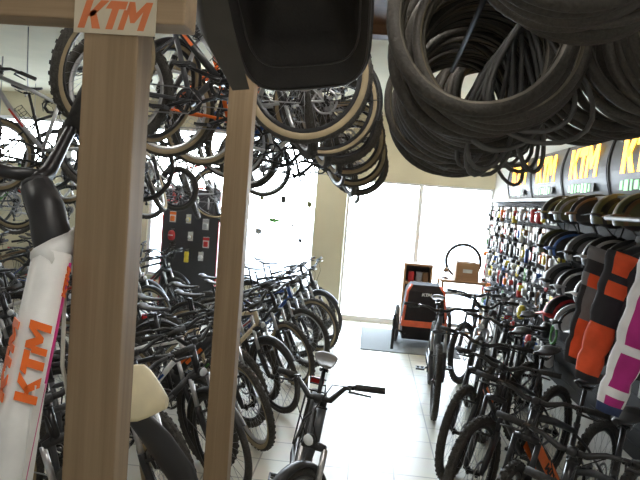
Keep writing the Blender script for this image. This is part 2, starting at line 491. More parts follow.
def bottle_cage(style):
    def f():
        d = bike_dims(style); hb, bb = d['hb'], d['bbp']; dd = (hb-bb).normalized(); n = V((-dd.z, 0, dd.x))
        if n.z < 0: n = -n
        c = bb.lerp(hb, .42)+n*(d['dt']+.04); m = MB()
        for t in (0, .06, .12): m.torus(c+dd*t, .037, .0028, dd, 16, 5)
        for k in range(3):
            e = n*.037*math.cos(k*2.1)+V((0, 1, 0))*.037*math.sin(k*2.1); m.tube([c+e-dd*.02, c+e+dd*.13], .0028, 5)
        return m.mesh('bottle_cage', RIMB)
    return cached(('cage', style), f)

NBIKE = 0
def bike(style, pname, M, label, group=None, acc=None, tan=False, steer=0., saddle=None, legm=None, guards=None, lean=0., full=True, rimm=None, cat='bicycle', name='bicycle', bars=True, sad=True, front=True):
    acc = acc or GREYP; d = bike_dims(style)
    root = thing(name, label, cat, M @ Matrix.Rotation(R(lean), 4, 'X'), group)
    fr = link('frame', frame_mesh(style, pname, acc), root)
    a = d['a']; p = d['htop']
    F = Matrix.Translation(p) @ Matrix.Rotation(R(steer), 4, a) @ Matrix.Translation(-p)
    if front: link('fork', fork_mesh(style, PLB if legm is None else PAINT.get(pname, PLB), legm or (ALU if style in ('mtb', 'ebike', 'trek') else PAINT[pname])), root, F)
    rimm = rimm or RIMB
    for ax, G, rear in ((d['fa'], F, False), (d['ra'], Matrix.Identity(4), True)):
        if not (front or rear): continue
        w = link('wheel', tyre_mesh(style, tan), root, G @ Matrix.Translation(ax) @ Matrix.Rotation(rnd.uniform(0, .3), 4, 'Y'))
        link('spoked_rim', rim_mesh(style, rimm), w)
        link('hub', hub_mesh(), w)
        if style in ('mtb', 'ebike', 'trek'): link('brake_disc', disc_mesh(), w)
        if rear: link('cassette', cassette_mesh(), w)
    if bars:
        bm_ = bar_meshes(style)
        hb = link('handlebar', bm_['bar'], root, F)
        link('stem', bm_['stem'], hb)
        for i in (0, 1):
            link('grip', bm_['grip', i], hb)
            link('brake_lever', bm_['lever', i], hb)
        link('cable', bm_['cable'], hb)
    if sad:
        sd, sp = saddle_meshes(style, saddle or SADB)
        so = link('saddle', sd, root); link('seat_post', sp, so)
    cr, ped, ch, dr = crank_meshes(style)
    co = link('crankset', cr, root)
    for q in ped: link('pedal', q, co)
    link('chain', ch, root); link('derailleur', dr, root)
    if guards if guards is not None else style in ('trek', 'city'):
        link('mudguard', guard_mesh(style, True), root)
        link('mudguard', guard_mesh(style, False), root, F @ Matrix.Translation(d['fa']))
        link('luggage_rack', rack_mesh(style), root)
        link('headlamp', lamp_mesh(style), root, F)
    if style == 'ebike':
        b, mo = battery_mesh(style, acc); link('battery', b, fr); link('motor', mo, fr)
    elif style in ('mtb', 'road'): link('bottle_cage', bottle_cage(style), fr)
    return root
STYLE_WORD = dict(mtb='mountain bike', ebike='electric bike', trek='trekking bike', city='step-through city bike', road='drop-bar road bike', kid="small children's bike", plain='bicycle')
# ------------------------------------------------------------------ shell
XW, YB, ZC = 1.95, 9.8, 3.35            # right wall, back wall, ceiling
XL, YF = -6.6, -2.6
WALL = mat('cream_plaster', (.60, .545, .39), .85, var=.04, scale=3)
WHITEW = mat('white_plaster', (.8, .8, .78), .8, var=.03, scale=3)
FRAMEW = mat('white_frame_paint', (.8, .8, .8), .45, var=.02)
DARKB = mat('dark_grey_panel', (.05, .05, .054), .55, var=.1, scale=5)
SLAT = mat('grey_slatwall', (.03, .03, .031), .8, var=.08, scale=6)

def tiles():
    m = bpy.data.materials.new('floor_tiles'); m.use_nodes = True
    nt = m.node_tree; b = nt.nodes['Principled BSDF']; b.inputs['Roughness'].default_value = .38
    tc = nt.nodes.new('ShaderNodeTexCoord'); br = nt.nodes.new('ShaderNodeTexBrick')
    br.offset = 0; br.squash = 1
    br.inputs['Color1'].default_value = (.72, .69, .58, 1); br.inputs['Color2'].default_value = (.68, .65, .54, 1)
    br.inputs['Mortar'].default_value = (.36, .34, .29, 1); br.inputs['Scale'].default_value = 1
    br.inputs['Brick Width'].default_value = .33; br.inputs['Row Height'].default_value = .33; br.inputs['Mortar Size'].default_value = .006
    nt.links.new(tc.outputs['Object'], br.inputs['Vector'])
    nz = nt.nodes.new('ShaderNodeTexNoise'); nz.inputs['Scale'].default_value = 7; nt.links.new(tc.outputs['Object'], nz.inputs['Vector'])
    mx = nt.nodes.new('ShaderNodeMix'); mx.data_type = 'RGBA'; mx.blend_type = 'MULTIPLY'; mx.inputs[0].default_value = .12
    nt.links.new(br.outputs['Color'], mx.inputs[6]); nt.links.new(nz.outputs['Color'], mx.inputs[7])
    nt.links.new(mx.outputs[2], b.inputs['Base Color'])
    return m
def bx(x0, x1, y0, y1, z0, z1, m=None, mi=0, bev=0):
    m = m or MB(); m.box(((x0+x1)/2, (y0+y1)/2, (z0+z1)/2), (x1-x0, y1-y0, z1-z0), mi, None, bev); return m
struct(bx(XL-.2, XW+.2, YF-.2, YB+.2, -.12, 0), 'floor', tiles())
CEILW = wood('ceiling_boards', (.10, .045, .018), (.17, .08, .03), 0, 30)
struct(bx(XL-.2, XW+.2, 4.9, YB+.2, ZC, ZC+.15), 'ceiling', WALL)
struct(bx(XL-.2, XW+.2, YF-.2, 4.75, ZC-.02, ZC+.15), 'ceiling_timber', CEILW)
struct(bx(XL-.2, XW+.2, 4.75, 4.9, ZC-.1, ZC+.15), 'trim_1', CEILW)
struct(bx(XW, XW+.2, YF-.2, YB+.2, 0, ZC), 'wall_right', WHITEW)
struct(bx(XL-.2, XL, YF-.2, YB+.2, 0, ZC), 'wall_left', WHITEW)
struct(bx(XL-.2, XW+.2, YF-.2, YF, 0, ZC), 'wall_front', WHITEW)
# back wall: sill and head, a pillar between shop window and glazed entrance
w = bx(XL, -.86, YB, YB+.2, 0, .45); bx(XL, -.86, YB, YB+.2, 2.95, ZC, w); bx(-.86, -.38, YB-.35, YB+.2, 0, ZC, w)
bx(-.38, XW, YB, YB+.2, 2.32, ZC, w); bx(XL, -3.7, YB, YB+.2, .45, 2.15, w)
struct(w, 'wall_back', WALL)

def glass():
    m = bpy.data.materials.new('window_glass'); m.use_nodes = True; nt = m.node_tree
    nt.nodes.clear(); o = nt.nodes.new('ShaderNodeOutputMaterial'); t = nt.nodes.new('ShaderNodeBsdfTransparent'); g = nt.nodes.new('ShaderNodeBsdfGlossy')
    g.inputs['Roughness'].default_value = .02; t.inputs['Color'].default_value = (.95, .97, .97, 1)
    fr = nt.nodes.new('ShaderNodeFresnel'); fr.inputs['IOR'].default_value = 1.3
    mx = nt.nodes.new('ShaderNodeMixShader'); nt.links.new(fr.outputs[0], mx.inputs[0]); nt.links.new(t.outputs[0], mx.inputs[1]); nt.links.new(g.outputs[0], mx.inputs[2])
    nt.links.new(mx.outputs[0], o.inputs['Surface']); return m
GLASS = glass()
n = 0
xs = [XL, -5.15, -3.7, -2.28, -.86]
for i in range(4):
    n += 1
    m = MB(); x0, x1 = xs[i], xs[i+1]; t = .05; zs = 2.15 if i < 2 else .45
    bx(x0, x0+t, YB+.04, YB+.12, zs, 2.95, m); bx(x1-t, x1, YB+.04, YB+.12, zs, 2.95, m)
    bx(x0+t, x1-t, YB+.04, YB+.12, zs, zs+t, m); bx(x0+t, x1-t, YB+.04, YB+.12, 2.95-t, 2.95, m)
    f = struct(m, 'window_%d' % n, FRAMEW)
    bx(x0+t, x1-t, YB+.075, YB+.083, zs+t, 2.95-t).build('pane', GLASS, f)
for i, (x0, x1) in enumerate(((-.38, .8), (.8, XW))):
    m = MB(); t = .035
    bx(x0, x0+t, YB+.03, YB+.1, 0, 2.32, m); bx(x1-t, x1, YB+.03, YB+.1, 0, 2.32, m)
    bx(x0+t, x1-t, YB+.03, YB+.1, 2.32-t, 2.32, m); bx(x0+t, x1-t, YB+.03, YB+.1, 0, .08, m)
    f = struct(m, 'door_%d' % (i+1), FRAMEW)
    bx(x0+t, x1-t, YB+.06, YB+.068, .08, 2.32-t).build('pane', GLASS, f)
    if i == 0:
        h = MB(); h.tube([(x0+.1, YB-.01, .8), (x0+.1, YB-.01, 1.5)], .012, 8, 0)
        for z in (.85, 1.45): h.tube([(x0+.1, YB-.01, z), (x0+.03, YB+.04, z)], .008, 6)
        h.build('door_handle', PLB, f)
PAVE = mat('pale_pavement', (.55, .54, .52), .8, var=.08, scale=2)
struct(bx(-16, 12, YB+.2, 40, -.15, -.02), 'pavement_outside', PAVE)

# ------------------------------------------------------------------ timber stand in front
TIM = wood('stand_timber', (.205, .14, .074), (.325, .228, .134), 2, 26)
TIMX = wood('beam_timber', (.205, .14, .074), (.325, .228, .134), 0, 26)
st = thing('timber_display_stand', 'pale planed timber stand with two posts, cross beam and brand sticker', 'stand', place(-.5, 1.1))
def stp(x0, x1, y0, y1, z0, z1, name, m): return bx(x0+.5, x1+.5, y0-1.1, y1-1.1, z0, z1, bev=.003).build(name, m, st)
stp(-.538, -.437, 1.06, 1.132, 0, 2.238, 'post', TIM)
stp(-.568, -.472, 2.26, 2.33, 0, 2.9, 'post', TIM)
stp(-1.75, -.355, 1.062, 1.13, 2.238, 2.45, 'cross_beam', TIMX)
stp(-.535, -.472, 1.133, 2.259, .25, .37, 'side_rail', TIM)
stp(-1.2, -.536, 1.08, 1.13, .25, .37, 'deck_rail', TIMX)
stp(-1.2, -.536, 2.03, 2.09, .25, .37, 'deck_rail', TIMX)
stp(-1.2, -.536, 1.0, 2.1, .371, .45, 'deck_board', TIMX)
m = MB(); m.box((-.481+.5, -.041, 2.247), (.15, .003, .066), 0)
ktm(m, (-.549+.5, -.0426, 2.222), (1, 0, 0), (0, 0, 1), .05, 1, -.0008, .3, .86)
m.build('brand_sticker', [mat('sticker_vinyl', (.52, .46, .34), .5), mat('sticker_orange', (.6, .17, .06), .5)], st)

# ------------------------------------------------------------------ nose-up bike on the stand
PB = place(-.56, 1.17, 1.86, -97) @ Matrix.Rotation(R(-51), 4, 'Y') @ Matrix.Translation((-.289, 0, -.93))
wb = bike('plain', 'white', PB, 'white bike tilted nose-up on the timber stand with orange lettering', acc=WHITEP, saddle=CREAM, cat='bicycle', steer=2, bars=False, sad=False, front=False)
def white_bike_bars():
    Pi = PB.inverted(); w = lambda *p: Pi @ V(p)
    m = MB(); m.tube([w(-.66, 1.14, 1.938), w(-.668, 1.17, 1.95), w(-.664, 1.19, 1.962), w(-.662, 1.22, 2.0), w(-.662, 1.27, 2.06), w(-.665, 1.31, 2.115)], [.016, .016, .0155, .0135, .012, .0115], 10)
    m.tube([w(-.668, 1.17, 1.95), w(-.73, 1.15, 1.955), w(-.86, 1.1, 1.98), w(-1.0, 1.1, 2.02)], [.0155, .0135, .0115, .0115], 10)
    hb = m.build('handlebar', RIMB, wb)
    m = MB(); m.tube([w(-.662, 1.27, 2.06), w(-.666, 1.33, 2.14), w(-.67, 1.38, 2.19)], .0165, 10); m.build('grip', BLK, hb)
    m = MB(); m.tube([w(-.9, 1.1, 1.99), w(-1.0, 1.1, 2.02)], .0165, 10); m.build('grip', BLK, hb)
    m = MB(); m.tube([w(-.664, 1.28, 2.07), w(-.63, 1.28, 2.04), w(-.6, 1.31, 2.04), w(-.59, 1.34, 2.06)], [.009, .008, .006, .005], 6); m.build('brake_lever', RIMB, hb)
    m = MB(); m.tube([w(-.592, 1.1, 1.8), w(-.602, 1.1, 1.84), w(-.62, 1.11, 1.89), w(-.65, 1.125, 1.93)], [.034, .036, .034, .031], 14)
    m.tube([w(-.65, 1.125, 1.93), w(-.655, 1.128, 1.94)], .027, 12); m.build('stem_cover', PLB, wb)
    m = MB()
    m.tube([w(-.63, 1.25, 1.99), w(-.575, 1.22, 1.96), w(-.548, 1.2, 1.88), w(-.56, 1.17, 1.8), w(-.565, 1.15, 1.7)], .004, 6)
    m.build('cable', BLK, wb)
    m = MB(); m.tube([w(-.57, 1.1, 1.74), w(-.552, 1.07, 1.6), w(-.545, 1.1, 1.5), w(-.5, 1.16, 1.4), w(-.49, 1.2, 1.33)], .004, 6); m.build('cable', CARDG, wb)
    m = MB(); rings = []
    for i in range(11):
        t = i/10; p = V((-.72+.215*t, 1.56, 1.405-.028*t)); hw = .03+.05*min(1, t*1.7); hw = hw if t < .62 else hw*(1-.8*((t-.62)/.38)**1.3); p.z -= .022*max(0, t-.5)
        wy = V((0, .55, .83)); wz = V((.05, -.83, .55))
        rings.append([w(*(p+wy*hw*math.cos(2*PI*k/14)+wz*.02*math.sin(2*PI*k/14))) for k in range(14)])
    m.loft(rings); sd = m.build('saddle', CREAM, wb)
    m = MB(); m.tube([w(*(V((-.72+.02*k, 1.575, 1.388-.0026*k)))) for k in range(10)], .006, 6); m.build('saddle_rail', STEEL, sd)
    # broad black rear guard running down and back from under the saddle
    m = MB(); rings = []
    for (p, hw) in ((w(-.605, 1.6, 1.31), .03), (w(-.545, 1.62, 1.235), .04), (w(-.48, 1.65, 1.13), .042), (w(-.44, 1.66, 1.03), .04), (w(-.43, 1.66, .92), .036)):
        wx = PB.to_3x3().inverted() @ V((.8, .1, .45)).normalized(); wy = PB.to_3x3().inverted() @ V((0, 1, 0))
        rings.append([p+wx*hw*math.cos(2*PI*k/12)+wy*.02*math.sin(2*PI*k/12) for k in range(12)])
    m.loft(rings); m.build('rear_guard', PLB, wb)
CARDG = mat('pale_cable', (.5, .48, .42), .5)
white_bike_bars()
def white_bike_marks():
    d = bike_dims('plain'); dd = (d['hb']-d['bbp']).normalized(); n = V((-dd.z, 0, dd.x))
    m = MB(); L = (d['hb']-d['bbp']).length
    top = d['hb']+d['a']*.035; dm = (d['hb']+d['a']*.03).lerp(d['bbp'], .5)+V((.012, 0, -.012)); u = (top-dm).normalized(); n = V((-u.z, 0, u.x)); r = d['dt']
    for sy in (1, -1):
        # letters run up the tube towards the head on its forward flank, a thin stripe behind them
        s_ = V((0, sy, 0)); nn = (s_*.62-n*.785).normalized(); v = nn.cross(u)
        ktm(m, dm.lerp(top, .2)+nn*(r*1.0)-v*.022, u, v, .037, 0, .002, .2, 1.3)
        rot = Matrix((u, nn, v)).transposed()
        nb = (s_*.97+n*.2).normalized()
        m.box(dm.lerp(top, .3)+nb*(r*.99), (.44, .003, .006), 1, Matrix((u, nb, nb.cross(u))).transposed())
        ktm(m, dm.lerp(top, .76)+nb*(r*1.0)-nb.cross(u)*.004, u, nb.cross(u), .016, 0, .002, .2, 1.2)
    return m.build('frame_lettering', [ORANGE, MAGENTA], wb)
white_bike_marks()

# ------------------------------------------------------------------ black moulded shell hanging over the second post
SH = mat('black_moulded_plastic', (.03, .026, .024), .6, bump=.1, scale=150)
SHC = mat('charcoal_moulded_plastic', (.06, .055, .052), .5)
sh = thing('plastic_seat_shell', 'large black moulded plastic shell hanging above the second timber post', 'seat shell', Matrix.Translation((-.212, 1.5, 2.405)) @ Matrix.Rotation(R(-24), 4, 'X') @ Matrix.Rotation(R(-9), 4, 'Y'))
def sring(w, dp, z, n=40, e=.42, sag=.0):
    rg = []
    for k in range(n):
        an = 2*PI*k/n; c, s_ = math.cos(an), math.sin(an)
        x = w*math.copysign(abs(c)**e, c); y = dp*math.copysign(abs(s_)**e, s_)
        rg.append(V((x, y, z+sag*(c*c) + .02*s_)))
    return rg
S_OUT = [(.172, .272, -.055, .03), (.18, .28, -.05, .03), (.183, .283, 0, .03), (.178, .275, .07, 0), (.155, .24, .15, 0), (.11, .17, .21, 0), (.04, .06, .235, 0)]
S_IN = [(.164, .264, -.052, .03), (.158, .25, -.005, .028), (.15, .24, .0, .025), (.14, .22, .09, 0), (.1, .16, .16, 0), (.03, .05, .185, 0)]
m = MB(); m.loft([sring(w, dp, z, sag=sg) for (w, dp, z, sg) in S_IN[::-1]+S_OUT]); m.build('shell', SH, sh)
m = MB(); m.tube(sring(.17, .27, -.057, sag=.03), .004, 6, closed=True); m.build('rim_bead', SHC, sh)
m = MB(); m.tube(sring(.151, .241, .0, sag=.025), .003, 6, closed=True); m.build('liner_ridge', SHC, sh)
m = MB(); m.loft([[V((x-.01, y, z)) for (x, y) in ((-.17-.04*q, -.25), (-.13-.03*q, -.2), (-.13-.05*q, 0), (-.13-.05*q, .2), (-.18-.04*q, .2), (-.2-.05*q, 0))] for (z, q) in ((-.075, .35), (-.02, .9), (.06, 1.2), (.16, .8), (.24, .1))]); m.build('side_wing', SHC, sh)
m = MB(); m.tube([(0, 0, .23), (0, -.35, .9)], .004, 6); m.torus((0, 0, .225), .018, .005, (0, 1, 0), 14, 6); m.build('hanging_cord', BLK, sh)

# ------------------------------------------------------------------ bikes standing on the floor, left
def pick(seq, i): return seq[i % len(seq)]
def look(style, pn, acc, tan, sad):
    s = {'graphite': 'dark grey', 'cream': 'cream', 'bronze': 'bronze'}.get(pn, pn)+' '+STYLE_WORD[style]
    return s
ACC = {'grey': GREYP, 'orange': ORANGE, 'white': WHITEP, 'red': PAINT['red'], 'blue': PAINT['blue'], 'green': PAINT['green'], 'turquoise': PAINT['turquoise'], 'yellow': mat('yellow_paint', (.7, .6, .05), .4)}
b = bike('trek', 'graphite', place(-.32, 3.22, 0, -86), 'dark grey trekking bike at the aisle edge facing out, grey saddle, bars turned across', 'bikes parked on the floor', GREYP, False, -30, SADG, guards=True, lean=-9)
rows = dict(
    near=[('mtb', 'black', 'orange'), ('ebike', 'graphite', 'white'), ('mtb', 'graphite', 'red'), ('trek', 'black', 'grey'), ('mtb', 'white', 'blue'), ('mtb', 'black', 'green'), ('ebike', 'black', 'orange'),
          ('trek', 'cream', 'grey'), ('mtb', 'graphite', 'orange'), ('mtb', 'black', 'white'), ('road', 'silver', 'red'), ('mtb', 'blue', 'white'), ('ebike', 'black', 'grey'), ('mtb', 'black', 'red'), ('mtb', 'graphite', 'white'), ('trek', 'black', 'blue'), ('mtb', 'black', 'turquoise')],
    mid=[('trek', 'blue', 'white'), ('mtb', 'black', 'grey'), ('city', 'silver', 'grey'), ('mtb', 'graphite', 'green'), ('trek', 'black', 'white'), ('mtb', 'white', 'orange'), ('city', 'black', 'grey'), ('mtb', 'red', 'white'),
         ('mtb', 'black', 'blue'), ('trek', 'silver', 'grey'), ('city', 'turquoise', 'white'), ('mtb', 'black', 'orange'), ('trek', 'graphite', 'red')],
    far=[('city', 'blue', 'white'), ('trek', 'black', 'grey'), ('mtb', 'silver', 'red'), ('city', 'black', 'white'), ('mtb', 'green', 'white'), ('trek', 'graphite', 'blue'), ('city', 'white', 'grey'), ('mtb', 'black', 'green'),
         ('trek', 'bronze', 'grey'), ('mtb', 'blue', 'orange'), ('city', 'red', 'white')])
where = dict(near='beside the aisle', mid='in the middle row', far='along the left wall')
cfg = dict(near=(2.6, .385, -1.36, 8), mid=(2.75, .5, -3.15, -4), far=(4.6, .48, -4.95, 5))
grp = dict(near='bikes parked in the row beside the aisle', mid='bikes parked in the middle row', far='bikes parked by the far left wall')
for rn, lst in rows.items():
    y0, dy, xc, yaw = cfg[rn]
    for i, (stl, pn, ac) in enumerate(lst):
        y = y0+dy*i
        x = xc+(.07*(y-4) if rn == 'near' else 0)+(.0 if i % 2 else -.2)
        tan = (i % 4 == 1)
        lab = '%s %s, %s accents, %s from the front %s' % ({'graphite': 'dark grey'}.get(pn, pn), STYLE_WORD[stl], ac, ORD[i+1], where[rn])
        bike(stl, pn, place(x, y, 0, -yaw+rnd.uniform(-5, 5)), lab, grp[rn], ACC[ac], tan, -rnd.uniform(25, 48), None, None, lean=rnd.uniform(-3, 3), rimm=ALU if i % 3 == 2 else RIMB)

# ------------------------------------------------------------------ bikes hung from the ceiling rails
def rail(x0, x1, y0, y1, z, i):
    m = MB(); m.tube([(x0, y0, z), (x1, y1, z)], .02, 8)
    y = y0+.1
    while y < y1: m.tube([(x0+(x1-x0)*(y-y0)/(y1-y0), y, z), (x0+(x1-x0)*(y-y0)/(y1-y0), y, ZC)], .01, 6); y += 1.2
    struct(m, 'trim_%d' % i, STEEL)
hl = [('mtb', 'black', 'orange', True), ('mtb', 'graphite', 'white', False), ('trek', 'silver', 'red', True), ('mtb', 'orange', 'grey', True), ('mtb', 'black', 'red', False), ('mtb', 'blue', 'white', True), ('mtb', 'black', 'white', True),
      ('road', 'white', 'red', False), ('mtb', 'graphite', 'orange', True), ('mtb', 'black', 'green', False), ('mtb', 'graphite', 'red', False), ('trek', 'black', 'blue', False)]
hung = [(hl, -1.05, 3.2, .39, 'ceiling rail nearest the aisle', 'bikes hung from the near ceiling rail', 0),
        ([('mtb', 'silver', 'red', False), ('mtb', 'black', 'green', True), ('road', 'blue', 'white', False), ('mtb', 'graphite', 'grey', True), ('kid', 'white', 'orange', False), ('mtb', 'black', 'blue', False), ('trek', 'silver', 'grey', True), ('mtb', 'red', 'white', False)], -3.0, 4.9, .55, 'middle ceiling rail', 'bikes hung from the middle ceiling rail', -.35),
        ([('mtb', 'black', 'white', False), ('trek', 'blue', 'grey', False), ('mtb', 'graphite', 'orange', True), ('mtb', 'green', 'white', False), ('road', 'black', 'red', False), ('mtb', 'silver', 'blue', False)], -4.95, 5.6, .62, 'far left ceiling rail', 'bikes hung from the far left ceiling rail', -.75)]
for lst, xc, y0, dy, wh, g, dz in hung:
    for i, (stl, pn, ac, tan) in enumerate(lst):
        y = y0+dy*i; zb = 2.17+dz-max(0, y-5)*.1+(0 if i % 2 else .06)
        x = xc+.055*(y-y0)+(0 if i % 2 else .1)
        flip = 180 if i % 2 == 0 else 0
        lab = '%s %s, %s accents, hung %s along the %s' % ({'graphite': 'dark grey'}.get(pn, pn), STYLE_WORD[stl], ac, ORD[i+1], wh)
        b = bike(stl, pn, place(x, y, zb, flip+rnd.uniform(-6, 6)), lab, g, ACC[ac], tan, 76 if flip else -76, rimm=ALU if i % 2 else RIMB)
        m = MB(); sp = bike_dims(stl)['sadp']; top = ZC-zb-.02
        m.tube([sp+V((-.02, 0, -.075)), sp+V((-.07, .09, -.06)), sp+V((-.05, .09, .03)), sp+V((-.02, .02, .12)), V((sp.x-.02, 0, top))], .006, 6); m.build('hanging_hook', STEEL, b)

# ------------------------------------------------------------------ bikes on the right, front wheels to the aisle
rb = [('mtb', 'black', 'orange', 1.12, 2.2, 48, 10), ('mtb', 'black', 'yellow', 1.14, 2.8, 48, 10), ('mtb', 'black', 'grey', 1.12, 4.1, 50, 4), ('mtb', 'black', 'orange', 1.1, 4.75, 52, 10), ('ebike', 'graphite', 'white', .78, 6.1, 86, 0),
      ('mtb', 'black', 'red', 1.42, 5.6, 60, 5), ('trek', 'silver', 'grey', 1.4, 6.5, 64, 6), ('mtb', 'graphite', 'orange', 1.42, 7.3, 64, -6)]
near_r = ('nearest of the right row', 'beneath the white jersey', 'front wheel nearest out in the aisle', 'second front wheel in the aisle', 'facing straight down the aisle', 'parked under the helmets', 'silver fork, before the wooden counter', 'nearest the wooden counter')
for i, (stl, pn, ac, x, y, yaw, stt) in enumerate(rb):
    lab = '%s %s with %s accents, %s' % ({'graphite': 'dark grey'}.get(pn, pn), STYLE_WORD[stl], ac, near_r[i])
    bike(stl, pn, place(x, y, 0, 180+yaw), lab, 'bikes parked along the right wall', ACC[ac], False, stt, rimm=RIMB, legm=ALU if i in (4, 6) else PLB)
def orange_ebike(x, y, yaw, lab):
    b = bike('ebike', 'black', place(x, y, 0, yaw), lab, 'bikes parked along the right wall', ORANGE, False, 15, rimm=RIMB, legm=PLB)
    d = bike_dims('ebike'); dd = (d['hb']-d['bbp']).normalized(); n = V((-dd.z, 0, dd.x)); m = MB(); L = (d['hb']-d['bbp']).length
    for sy in (1, -1):
        m.box(d['hb'].lerp(d['bbp'], .48)+V((0, sy*d['dt']*.94, 0)), (L*.72, .004, .062), 1, Matrix((dd, V((0, 1, 0)), n)).transposed())
        s_ = V((0, sy, 0)); v = s_.cross(dd); o = d['bbp']+dd*(L*.35)+s_*(d['dt']*1.01)-v*.022
        ktm(m, o, dd, v, .045, 0, .002, .2, 1.3)
    m.build('frame_lettering', [PLB, ORANGE], b)
orange_ebike(1.17, 3.45, 180+46, 'black electric bike with large orange down tube panel beneath the orange jackets')

# ------------------------------------------------------------------ tyres on rods under the ceiling, right
def tyre_open(Rr, t, nm):
    m = MB(); prof = []
    for i in range(11):
        an = R(-145+29*i); prof.append((Rr-t+t*math.cos(an), t*math.sin(an)))
    for i in range(10, -1, -1):
        an = R(-145+29*i); prof.append((Rr-t+(t-.004)*math.cos(an), (t-.004)*math.sin(an)))
    m.lathe(prof, seg=48, closed=True)
    for i in range(len(m.f)):
        if i % 22 in (0, 9, 10, 21): m.m[i] = 1
    return m
TM = [tyre_open(.345, .026, 'a').mesh('tyre_casing', [mat('hung_tyre_black', (.048, .041, .033), .6, bump=.3, scale=120, var=.3), mat('tyre_bead', (.13, .115, .09), .5)]),
      tyre_open(.335, .021, 'b').mesh('tyre_casing', [mat('hung_tyre_grey', (.058, .05, .041), .6, bump=.3, scale=120, var=.3), mat('tyre_bead_tan', (.18, .15, .1), .5)]),
      tyre_open(.35, .03, 'c').mesh('tyre_casing', [mat('hung_tyre_knobby', (.04, .035, .028), .7, bump=.5, scale=70, var=.3), MATS['tyre_bead']])]
def rod(x, y0, y1, z, i, drop=0.):
    m = MB(); m.tube([(x, y0, z), (x, y1, z-drop)], .014, 8)
    for y in (y0+.02, y1-.02): m.tube([(x, y, z-drop*(y-y0)/(y1-y0)), (x, y, ZC)], .012, 8)
    t = m.build('tyre_rod', DARKB); tag(t, 'steel hanging rod holding tyres, %s' % i, 'rod', 'tyre rods')
kinds = ('slim black', 'greyish', 'wide knobby black')
def tyre_row(x, y0, y1, z, n, where, g, drop=0.):
    z0 = z; rod(x, y0-.08, y1+.08, z, where, drop)
    for k in range(n):
        q = rnd.randrange(3); y = y0+(y1-y0)*k/(n-1); z = z0-drop*(y-y0)/(y1-y0)
        Rr = (.345, .335, .35)[q]; t = (.026, .021, .03)[q]
        sw = rnd.uniform(-14, 14)
        inner = Rr-2*t+.012
        c = V((x, y, z+.014-inner))
        # swings a little about the rod
        M = Matrix.Translation((x, y, z)) @ Matrix.Rotation(R(sw), 4, 'Y') @ Matrix.Translation((0, 0, .014-inner)) @ Matrix.Rotation(R(rnd.uniform(-4, 4)), 4, 'Z') @ Matrix.Rotation(R(rnd.uniform(-4, 4)), 4, 'X')
        o = link('tyre_casing', TM[q], None, M)
        tag(o, '%s bare tyre, %s from the front on %s' % (kinds[q], ORD[k+1], where), 'tyre', g)
tyre_row(.415, 2.25, 3.6, 2.92, 25, 'the aisle tyre rod', 'tyres on the aisle rod', .15)
tyre_row(1.16, 2.2, 3.6, 3.0, 22, 'the wall-side tyre rod', 'tyres on the wall rod')
tyre_row(.58, 1.8, 2.12, 3.16, 7, 'the short front tyre rod', 'tyres on the high rod')
tyre_row(.72, 3.75, 4.5, 2.95, 14, 'the rearmost tyre rod', 'tyres on the rear rod')
TUBE = mat('inner_tube_rubber', (.1, .098, .092), .5, var=.2)
rod(.58, 2.45, 3.62, 2.74, 'the low rod of inner tubes')
for k in range(20):
    x = .58; y = 2.5+.055*k; z = 2.757; L = rnd.uniform(.46, .66); wd = rnd.uniform(.07, .26); ph = rnd.uniform(-.5, .5); lean = rnd.uniform(-.35, .35)
    pts = []
    for j in range(26):
        an = 2*PI*j/26; zz = math.cos(an)
        w = wd*math.sin(an)*(.75-.45*zz)
        pts.append(V((w*math.cos(ph)+lean*(1-zz)*L/2, w*math.sin(ph)*.12, L/2*(zz-1))))
    m = MB(); m.tube(pts, .0105, 7, closed=True); j = 18; m.tube([pts[j], pts[j]+V((.0, 0, .04))], .004, 6, 1)
    o = m.build('inner_tube', [TUBE, ALU], None, (x, y, z)); tag(o, 'grey rubber inner tube loop, %s from the front on its low rod' % ORD[k+1], 'inner tube', 'inner tubes on the low rod')

# ------------------------------------------------------------------ lit brand signs over the right wall
LITO = mat('sign_amber_glow', (.9, .3, .04), .4, emit=(1, .56, .06), estr=3.)
LITG = mat('sign_green_glow', (.3, .6, .35), .4, emit=(.35, .85, .4), estr=1.1)
SIGNB = mat('sign_charcoal', (.065, .065, .07), .5, var=.05)
sy = [(3.75, 4.93), (4.95, 6.08), (6.1, 7.23), (7.25, 8.4)]
for i, (y0, y1) in enumerate(sy):
    s = thing('brand_sign', 'curved charcoal lightbox sign with glowing amber letters, %s from the near end' % ORD[i+1], 'sign', place(XW-.001, (y0+y1)/2, 2.14), 'lit brand signs along the right wall')
    L = y1-y0; m = MB(); prof = []
    for k in range(11):
        t = k/10; prof.append((-.06-.05*math.sin(t*PI), .5*t))
    poly = [(0, 0)]+prof+[(0, .5)]
    for e, s2 in ((0, 0),):
        m.prism([(p[0], p[1]) for p in poly], (0, -L/2+.012, 0), (1, 0, 0), (0, 0, 1), -(L-.024), 0)
    m.build('sign_box', SIGNB, s)
    for yy in (-L/2, L/2-.011):
        m = MB(); m.prism([(p[0]*1.07-.004*(p[0] < 0), p[1]) for p in poly], (0, yy, 0), (1, 0, 0), (0, 0, 1), -.011, 0); m.build('end_plate', DARKB, s)
    m = MB(); h = .27; wdt = 2.84*h*.9
    ktm(m, (-.113, wdt/2+.01, .175), (0, -1, 0), (0, 0, 1), h, 0, -.006, .12, .9)
    m.build('lit_lettering', LITO, s)
    m = MB()
    for k, ww in enumerate((.07, .1, .04, .1, .07, .09, .05)):
        x = -.3+.085*k
        m.box((-.113, -x, .085), (.006, ww*.62, .08 if k % 3 else .066), 0)
    m.box((-.109, 0, .085), (.004, .62, .07), 1)
    m.build('slogan_lettering', [LITG, SIGNB], s)
